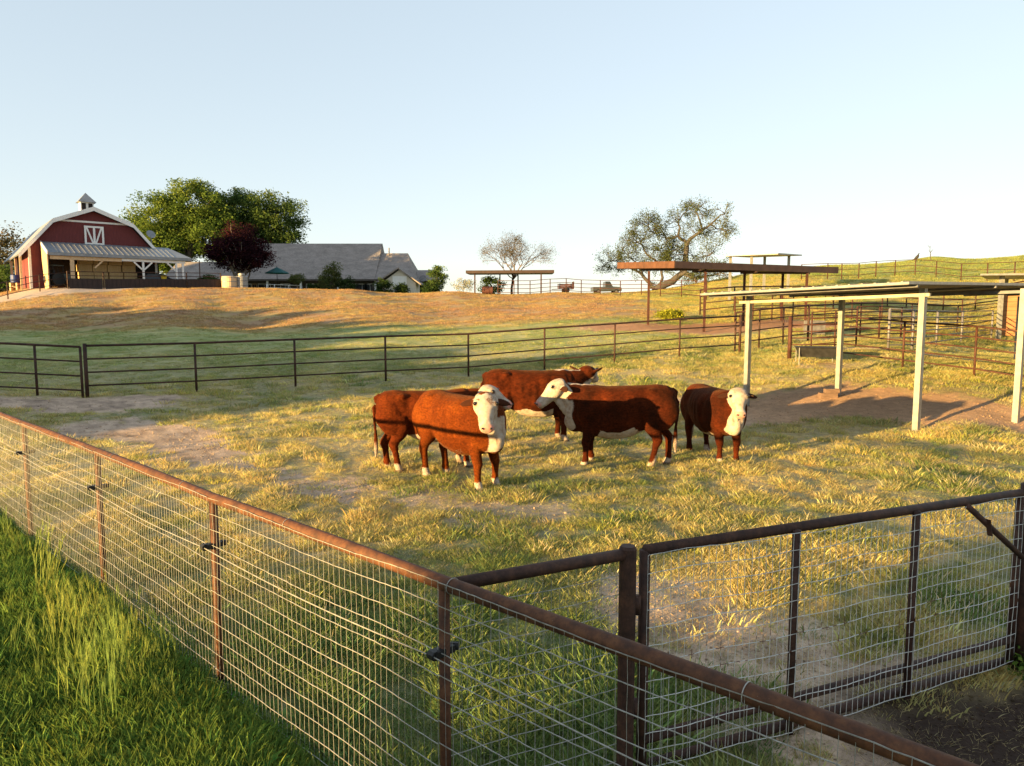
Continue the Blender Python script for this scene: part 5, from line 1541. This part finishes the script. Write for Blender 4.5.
def vehicle(name, label, loc, rz, L, W, H, mat, kind='car', cat='car'):
    t = thing(name, label, cat, loc, rz)
    if kind == 'car':
        ps = [(-L / 2, 0.35), (-L / 2, 0.8), (-L / 2 + 0.15, 0.95), (-L * 0.42, 1.0), (-L * 0.30, H * 0.97), (-L * 0.05, H), (L * 0.12, H * 0.95), (L * 0.25, 1.02), (L * 0.45, 0.9), (L / 2, 0.75), (L / 2, 0.35)]
    else:
        ps = [(-L / 2, 0.45), (-L / 2, 1.0), (-L * 0.08, 1.0), (-L * 0.07, H), (L * 0.10, H), (L * 0.20, 1.08), (L * 0.46, 1.0), (L / 2, 0.85), (L / 2, 0.45)]
    k = len(ps)
    def ring(y, ins): return [(x, y * (1 - (0.16 if z > 1.05 else 0)), z) for x, z in ps]
    v = ring(-W / 2, 0) + ring(W / 2, 0)
    b_ = MB().add(v, [tuple(range(k)), tuple(range(2 * k - 1, k - 1, -1))] + [(i, k + i, k + (i + 1) % k, (i + 1) % k) for i in range(k)]).build('body', mat, t, world=False)
    md = b_.modifiers.new('bevel', 'BEVEL'); md.width = 0.07; md.segments = 2
    zz0, zz1 = 1.08, H - 0.10
    for sy in (-1, 1):
        xs = (-L * 0.30, L * 0.13) if kind == 'car' else (-L * 0.05, L * 0.11)
        y_ = sy * (W / 2 * 0.84 + 0.012)
        MB().box((xs[0], min(y_, y_ + sy * 0.02), zz0), (xs[1], max(y_, y_ + sy * 0.02), zz1)).build('side_window', M['glass'], t, world=False)
        for x_ in (-L * 0.31, L * 0.31):
            wl = MB().tube([(x_, sy * (W / 2 - 0.20), 0.34), (x_, sy * (W / 2 + 0.02), 0.34)], 0.34, 16).build('wheel', M['insul'], t, world=False)
            MB().tube([(x_, sy * (W / 2 + 0.021), 0.34), (x_, sy * (W / 2 + 0.035), 0.34)], 0.18, 12).build('rim', M['pipe_grey'], wl, world=False)
        MB().box((L / 2 - 0.02, sy * W * 0.34 - 0.16, 0.68), (L / 2 + 0.02, sy * W * 0.34 + 0.16, 0.82)).build('headlight', M['white_paint'], t, world=False)
    return t


M['black_paint'] = simple('black_car_paint', (0.008, 0.008, 0.009), (0.012, 0.012, 0.014), 2, 0.2, 0, 0.5, 0)
M['truck_paint'] = simple('dark_grey_paint', (0.05, 0.055, 0.06), (0.07, 0.075, 0.08), 2, 0.25, 0.2, 0.5, 0)
vehicle('parked_car', 'black car parked in the shade under the right half of the barn porch', bw(5.3, -2.0, 0.0), BR + R(8), 4.2, 1.8, 1.5, M['black_paint'])
g = G(606, 292, 100); vehicle('pickup_truck', 'dark pickup truck parked on the crest behind the pipe fence', (g.x, g.y, g.z + 0.05), R(4), 4.0, 1.9, 1.75, M['truck_paint'], 'truck', 'truck')
# small tractor in the porch shade
tl = bw(-3.6, -2.6, 0.0)
t = thing('tractor', 'small dark tractor parked behind the tan porch post of the barn', 'tractor', tl, BR + R(20))
M['tractor_paint'] = simple('dull_green_paint', (0.06, 0.085, 0.08), (0.1, 0.13, 0.12), 3, 0.5)
MB().box((0.1, -0.32, 0.55), (1.3, 0.32, 1.15)).build('hood', M['tractor_paint'], t, world=False)
MB().box((-0.75, -0.45, 0.5), (0.09, 0.45, 0.9)).build('chassis', M['tractor_paint'], t, world=False)
MB().box((-0.6, -0.25, 0.9), (-0.15, 0.25, 1.02)).box((-0.62, -0.25, 1.021), (-0.52, 0.25, 1.5)).build('seat', M['insul'], t, world=False)
for x_, r_, w_ in ((-0.5, 0.6, 0.32), (1.0, 0.38, 0.22)):
    for sy in (-1, 1): MB().tube([(x_, sy * 0.48, r_), (x_, sy * (0.48 + w_), r_)], r_, 18).build('wheel', M['insul'], t, world=False)
MB().tube([(-0.05, 0, 1.0), (0.0, 0, 1.35)], 0.03, 6).build('steering_column', M['insul'], t, world=False)
MB().box((-0.85, -0.5, 1.9), (0.2, 0.5, 1.96)).build('canopy', M['tractor_paint'], t, world=False)
for x_, y_ in ((-0.8, -0.45), (-0.8, 0.45), (0.12, -0.45), (0.12, 0.45)): MB().box((x_ - 0.03, y_ - 0.03, 0.9), (x_ + 0.03, y_ + 0.03, 1.898)).build('canopy_post', M['insul'], t, world=False)
# blue barrel on a stand
g = P(16, 287, 74); gzz = gz(g.x, g.y)
t = thing('barrel', 'blue plastic barrel on a pale stand at the left corner of the barn', 'barrel', (g.x, g.y, gzz))
M['blue_plastic'] = simple('blue_plastic', (0.02, 0.045, 0.17), (0.03, 0.06, 0.22), 4, 0.4)
MB().lathe((0, 0, 0.75), [(0.3, 0.0), (0.42, 0.05), (0.44, 0.3), (0.42, 0.33), (0.44, 0.36), (0.43, 0.75), (0.38, 0.8), (0.05, 0.8)], 18).build('drum', M['blue_plastic'], t, smooth=False, world=False)
MB().box((-0.4, -0.4, -0.2), (-0.25, 0.4, 0.74)).box((0.25, -0.4, -0.2), (0.4, 0.4, 0.74)).box((-0.24, -0.35, 0.3), (0.24, 0.35, 0.42)).build('stand', M['tan_post'], t, world=False)

# board fence in front of the barn
p0 = P(68, 288, 68.2); p1 = P(104, 288, 70.2); p2_ = P(187, 288, 75.0); p3 = P(221, 288, 77.0)
bf = thing('board_fence', 'low dark brown solid board fence with a pipe rail in front of the barn', 'fence', (p0.x, p0.y, gz(p0.x, p0.y)))
for a_, b_ in ((p0, p1), (p1, p2_), (p2_, p3)):
    za, zb = gz(a_.x, a_.y), gz(b_.x, b_.y)
    d_ = (Vector((b_.x, b_.y, 0)) - Vector((a_.x, a_.y, 0))).normalized() * 0.12
    MB().beam((a_.x + d_.x, a_.y + d_.y, za + 0.42), (b_.x - d_.x, b_.y - d_.y, zb + 0.42), 0.06, 1.12).build('board_panel', M['brown_board'], bf)
    for q in (1.25, 1.62):
        MB().tube([(a_.x, a_.y, za + q), (b_.x, b_.y, zb + q)], 0.035, 8).build('rail', M['pipe_dark'], bf)
for q in (p0, p1, p2_, p3):
    z_ = gz(q.x, q.y); MB().tube([(q.x, q.y, z_ - 0.2), (q.x, q.y, z_ + 1.65)], 0.06, 8).build('post', M['pipe_dark'], bf)
pipe_fence('pipe_fence', 'thin dark pipe fence along the pale driveway at the left edge', [P(-14, 300, 60)[:2], P(8, 298, 63)[:2], P(40, 290, 67)[:2], P(67, 288, 70)[:2]], 1.5, 3, 0.05, 0.03, M['pipe_dark'], low=0.4, tag_group='pipe fences by the barn')
M['yellow_plastic'] = simple('yellow_plastic', (0.5, 0.36, 0.02), (0.6, 0.45, 0.03), 4, 0.5)
q = P(164, 281, 75.5); zq = gz(q.x, q.y)
bk = thing('bucket', 'yellow bucket standing on a post by the white porch posts', 'bucket', (q.x, q.y, zq))
MB().lathe((0, 0, 0.75), [(0.2, 0), (0.3, 0.45), (0.31, 0.47), (0.27, 0.47), (0.18, 0.04)], 14).build('pail', M['yellow_plastic'], bk, world=False)
MB().box((-0.25, -0.25, -0.2), (0.25, 0.25, 0.748)).build('stand', M['old_wood'], bk, world=False)


# ------------------------------------------------------------------ house
def shingle_mat():
    n = NT('grey_shingles')
    c = n.coord()
    br = n.n('ShaderNodeTexBrick'); br.inputs['Scale'].default_value = 3.0; br.inputs['Mortar Size'].default_value = 0.012
    br.inputs['Color1'].default_value = (0.24, 0.205, 0.185, 1); br.inputs['Color2'].default_value = (0.30, 0.26, 0.235, 1); br.inputs['Mortar'].default_value = (0.09, 0.085, 0.09, 1)
    mp = n.n('ShaderNodeMapping'); mp.inputs['Rotation'].default_value = (R(90), 0, 0); n.l(c, mp.inputs[0]); n.l(mp.outputs[0], br.inputs['Vector'])
    g_ = n.noise(0.8, 5, 0.6, c, (1, 1, 3))
    n.col(n.mix(1.0, br.outputs['Color'], n.ramp(g_, [(0.3, 0.8), (0.7, 1.2)]), 'MULTIPLY'))
    return n.set(0.9)


M['shingle'] = shingle_mat()
M['stucco'] = simple('cream_stucco', (0.50, 0.47, 0.40), (0.6, 0.56, 0.48), 3, 0.9)
M['house_dark'] = simple('shaded_siding', (0.06, 0.05, 0.045), (0.09, 0.075, 0.065), 3, 0.9)  # shade beneath the eaves put into the wall colour
HYY = 100.0


def HX(px, Y=HYY): return (px - 512) / FPX * Y * 0.998


def HZ(py, Y=HYY): return CAM_H + (313 - py) / FPX * Y * 0.995


hg = 4.5
house = thing('house', 'long low ranch house with a large grey shingled roof and a small cream gable', 'house', (HX(320), HYY, hg))


def gable_roof(x0, x1, yf, yr, yb, ze, zr, th=0.14, xr0=None, xr1=None):
    xr0 = x0 if xr0 is None else xr0; xr1 = x1 if xr1 is None else xr1
    m = MB()
    v = [(x0, yf, ze), (x1, yf, ze), (xr1, yr, zr), (xr0, yr, zr), (x1, yb, ze), (x0, yb, ze)]
    f = [(0, 1, 2, 3), (3, 2, 4, 5), (0, 3, 5), (1, 4, 2), (0, 5, 4, 1)]
    m.add(v, f)
    return m


ZE, ZR = HZ(280.5), HZ(244.5, 106)
xa, xb, xc = HX(226), HX(383, 106), HX(417)
gable_roof(xa - 1, xb + 0.15, HYY - 0.7, 106, 113, ZE, ZR).build('roof', M['shingle'], house)
gable_roof(xb - 1.5, xc, HYY - 0.68, 105, 111, ZE + 0.01, HZ(254, 105), xr1=HX(409, 105)).build('roof', M['shingle'], house)
gable_roof(HX(166), xa + 2, HYY - 0.5, 104.5, 110, HZ(279.5), HZ(262.5, 104.5)).build('roof', M['shingle'], house)
gable_roof(HX(414), HX(434), HYY + 2, 105, 108, HZ(281, 102), HZ(270.5, 105)).build('roof', M['shingle'], house)
MB().box((HX(172), HYY + 0.8, hg - 0.6), (HX(417) - 0.8, 109, ZE - 0.05)).build('wall', M['house_dark'], house)
MB().box((HX(417), HYY + 3, hg - 0.6), (HX(432), 107, HZ(281, 102) - 0.05)).build('wall', M['house_dark'], house)
MB().box((HX(172), HYY - 0.75, HZ(279.5) - 0.26), (HX(417), HYY - 0.702, HZ(279.5) - 0.02)).build('fascia', M['house_dark'], house)
gx0, gx1, gxc = HX(381, 98), HX(419, 98), HX(401, 98)
zge, zgp = HZ(282, 97), HZ(268.5, 97)
m = MB()
for xs, sgn in ((gx0, -1), (gx1, 1)):
    m.plate([(xs + sgn * 0.5, 97, zge - 0.3), (gxc, 97, zgp), (gxc, 104, zgp), (xs + sgn * 0.5, 104, zge - 0.3)], 0.16)
m.build('roof', M['shingle'], house)
m = MB(); v = [(gx0 + 0.3, 97.5, hg - 0.6), (gx1 - 0.3, 97.5, hg - 0.6), (gx1 - 0.3, 97.5, zge - 0.12), (gxc, 97.5, zgp - 0.2), (gx0 + 0.3, 97.5, zge - 0.12)]
m.add(v + [(x, 101, z) for x, y, z in v], [(0, 1, 2, 3, 4), (9, 8, 7, 6, 5), (0, 5, 6, 1), (1, 6, 7, 2), (2, 7, 8, 3), (3, 8, 9, 4), (4, 9, 5, 0)])
m.build('gable_wall', M['stucco'], house)
MB().box((gxc - 0.95, 97.44, zge - 0.5), (gxc + 0.95, 97.49, zge + 0.75)).build('gable_panel', M['white_paint'], house)
for px, w_, lit in ((246, 1.3, 0), (254, 0.5, 1), (264, 1.6, 0), (285, 1.2, 0), (310, 1.0, 0), (352, 1.6, 0), (362, 1.3, 0), (370, 1.4, 0)):
    x_ = HX(px)
    f = MB().box((x_ - w_ / 2 - 0.08, HYY + 0.74, hg + 0.1), (x_ + w_ / 2 + 0.08, HYY + 0.79, hg + 2.2)).build('window', M['tan_post'] if lit else M['white_paint'], house)
    MB().box((x_ - w_ / 2, HYY + 0.70, hg + 0.18), (x_ - 0.03, HYY + 0.735, hg + 2.1)).box((x_ + 0.03, HYY + 0.70, hg + 0.18), (x_ + w_ / 2, HYY + 0.735, hg + 2.1)).build('pane', M['glass'], f)
for px in (232, 270, 303, 340, 377):
    MB().box((HX(px) - 0.12, HYY - 0.5, hg - 0.5), (HX(px) + 0.12, HYY - 0.26, ZE - 0.02)).build('porch_post', M['white_paint'], house)
for px, py, Y_h in ((384, 249, 106), (391, 252, 105)): MB().tube([(HX(px, Y_h), Y_h - 0.5, HZ(py + 8, Y_h)), (HX(px, Y_h), Y_h - 0.5, HZ(py - 3, Y_h))], 0.09, 8).build('vent_pipe', M['pipe_grey'], house)
d2 = MB().lathe((0, 0, 0), [(0.05, 0.0), (0.3, 0.04), (0.5, 0.14), (0.49, 0.16), (0.28, 0.07), (0.03, 0.03)], 16).build('satellite_dish', M['pipe_grey'], house, smooth=True, world=False)
d2.location = (HX(423) - house.location.x, 0.8, HZ(279) - hg); d2.rotation_euler = (R(65), R(-15), 0)

# patio umbrella, rail, tanks
g = G(277.5, 290, 93)
t = thing('patio_umbrella', 'teal patio umbrella open in front of the house', 'umbrella', g)
M['teal'] = simple('teal_canvas', (0.008, 0.075, 0.075), (0.012, 0.10, 0.10), 6, 0.8)
zt_ = HZ(267.5, 93) - g.z
m = MB(); k = 8; rad = 1.55
v = [(0, 0, zt_)] + [(rad * math.cos(i * math.pi / 4), rad * math.sin(i * math.pi / 4), zt_ - 0.75) for i in range(k)] + [(0, 0, zt_ - 0.06)] + [(rad * math.cos(i * math.pi / 4), rad * math.sin(i * math.pi / 4), zt_ - 0.83) for i in range(k)]
m.add(v, [(0, 1 + i, 1 + (i + 1) % k) for i in range(k)] + [(9, 10 + (i + 1) % k, 10 + i) for i in range(k)] + [(1 + i, 10 + i, 10 + (i + 1) % k, 1 + (i + 1) % k) for i in range(k)])
m.build('canopy', M['teal'], t, world=False)
MB().tube([(0, 0, -0.1), (0, 0, zt_ + 0.12)], 0.035, 8).build('pole', M['dark'], t, world=False)
pipe_fence('patio_railing', 'white patio railing below the teal umbrella', [(HX(268, 91), 91), (HX(276, 91), 91), (HX(290, 91), 91), (HX(303, 91), 91)], 1.05, 3, 0.05, 0.035, M['white_paint'], cat='railing', low=0.25, tag_group='patio railings')
g = G(230, 290, 77)
t = thing('water_tank', 'round tan water tank beside the purple tree trunk', 'tank', g)
MB().lathe((0, 0, -0.2), [(0.78, 0), (0.8, 0.1), (0.8, 1.45), (0.75, 1.5), (0.05, 1.55)], 24).build('tank', M['tan_post'], t, world=False)
for z_ in (0.2, 0.7, 1.15): MB().lathe((0, 0, z_), [(0.8, 0), (0.825, 0.02), (0.825, 0.06), (0.8, 0.08)], 24).build('band', M['galv'], t, world=False)
g = G(242, 290, 77.5)
t = thing('water_tank', 'galvanised tank on a low stand right of the round tan tank', 'tank', g)
MB().lathe((0, 0, 0.02), [(0.6, 0), (0.62, 0.1), (0.62, 1.25), (0.58, 1.3), (0.05, 1.34)], 24).build('tank', M['galv'], t, world=False)
MB().lathe((0, 0, 1.36), [(0.3, 0), (0.35, 0.05), (0.33, 0.25), (0.05, 0.3)], 16).build('lid', M['galv'], t, world=False)
for z_ in (0.3, 0.8): MB().lathe((0, 0, z_), [(0.62, 0), (0.645, 0.02), (0.645, 0.06), (0.62, 0.08)], 24).build('band', M['pipe_grey'], t, world=False)
# things on the crest
g = G(487.5, 292, 79)
t = thing('drum', 'rusty red drum lying in front of the dome shaped bush', 'drum', g)
M['rust_drum'] = rust_mat('rusty_red_drum', (0.05, 0.02, 0.016), (0.085, 0.032, 0.024), (0.12, 0.05, 0.036), 4)
MB().tube([(-0.6, 0, 0.5), (-0.55, 0, 0.5), (-0.2, 0, 0.5), (-0.18, 0, 0.5), (0.18, 0, 0.5), (0.2, 0, 0.5), (0.55, 0, 0.5), (0.6, 0, 0.5)], [0.38, 0.4, 0.4, 0.42, 0.42, 0.4, 0.4, 0.38], 20).build('shell', M['rust_drum'], t, world=False)
for x_ in (-0.45, 0.45): MB().box((x_ - 0.06, -0.4, -0.1), (x_ + 0.06, 0.4, 0.12)).build('cradle', M['pipe_dark'], t, world=False)
g = G(566, 293, 79)
t = thing('utility_trailer', 'low red brown utility trailer with slatted sides on the crest', 'trailer', g, R(6))
MB().box((-0.85, -0.6, 0.42), (0.75, 0.6, 0.5)).build('bed', M['rust_drum'], t, world=False)
for y_ in (-0.6, 0.57):
    m = MB()
    for z_ in (0.56, 0.72, 0.88): m.box((-0.85, y_, z_), (0.75, y_ + 0.03, z_ + 0.1))
    for x_ in (-0.8, 0.0, 0.7): m.box((x_, y_ + 0.031, 0.501), (x_ + 0.05, y_ + 0.06, 1.05))
    m.build('side_rail', M['rust_drum'], t, world=False)
MB().box((0.76, -0.5, 0.5), (0.8, 0.5, 1.25)).build('front_board', M['pipe_dark'], t, world=False)
for sy in (-1, 1): MB().tube([(-0.05, sy * 0.62, 0.3), (-0.05, sy * 0.8, 0.3)], 0.3, 16).build('wheel', M['insul'], t, world=False)
MB().tube([(-0.85, 0, 0.44), (-1.6, 0, 0.4)], 0.04, 6).build('tow_bar', M['pipe_dark'], t, world=False)
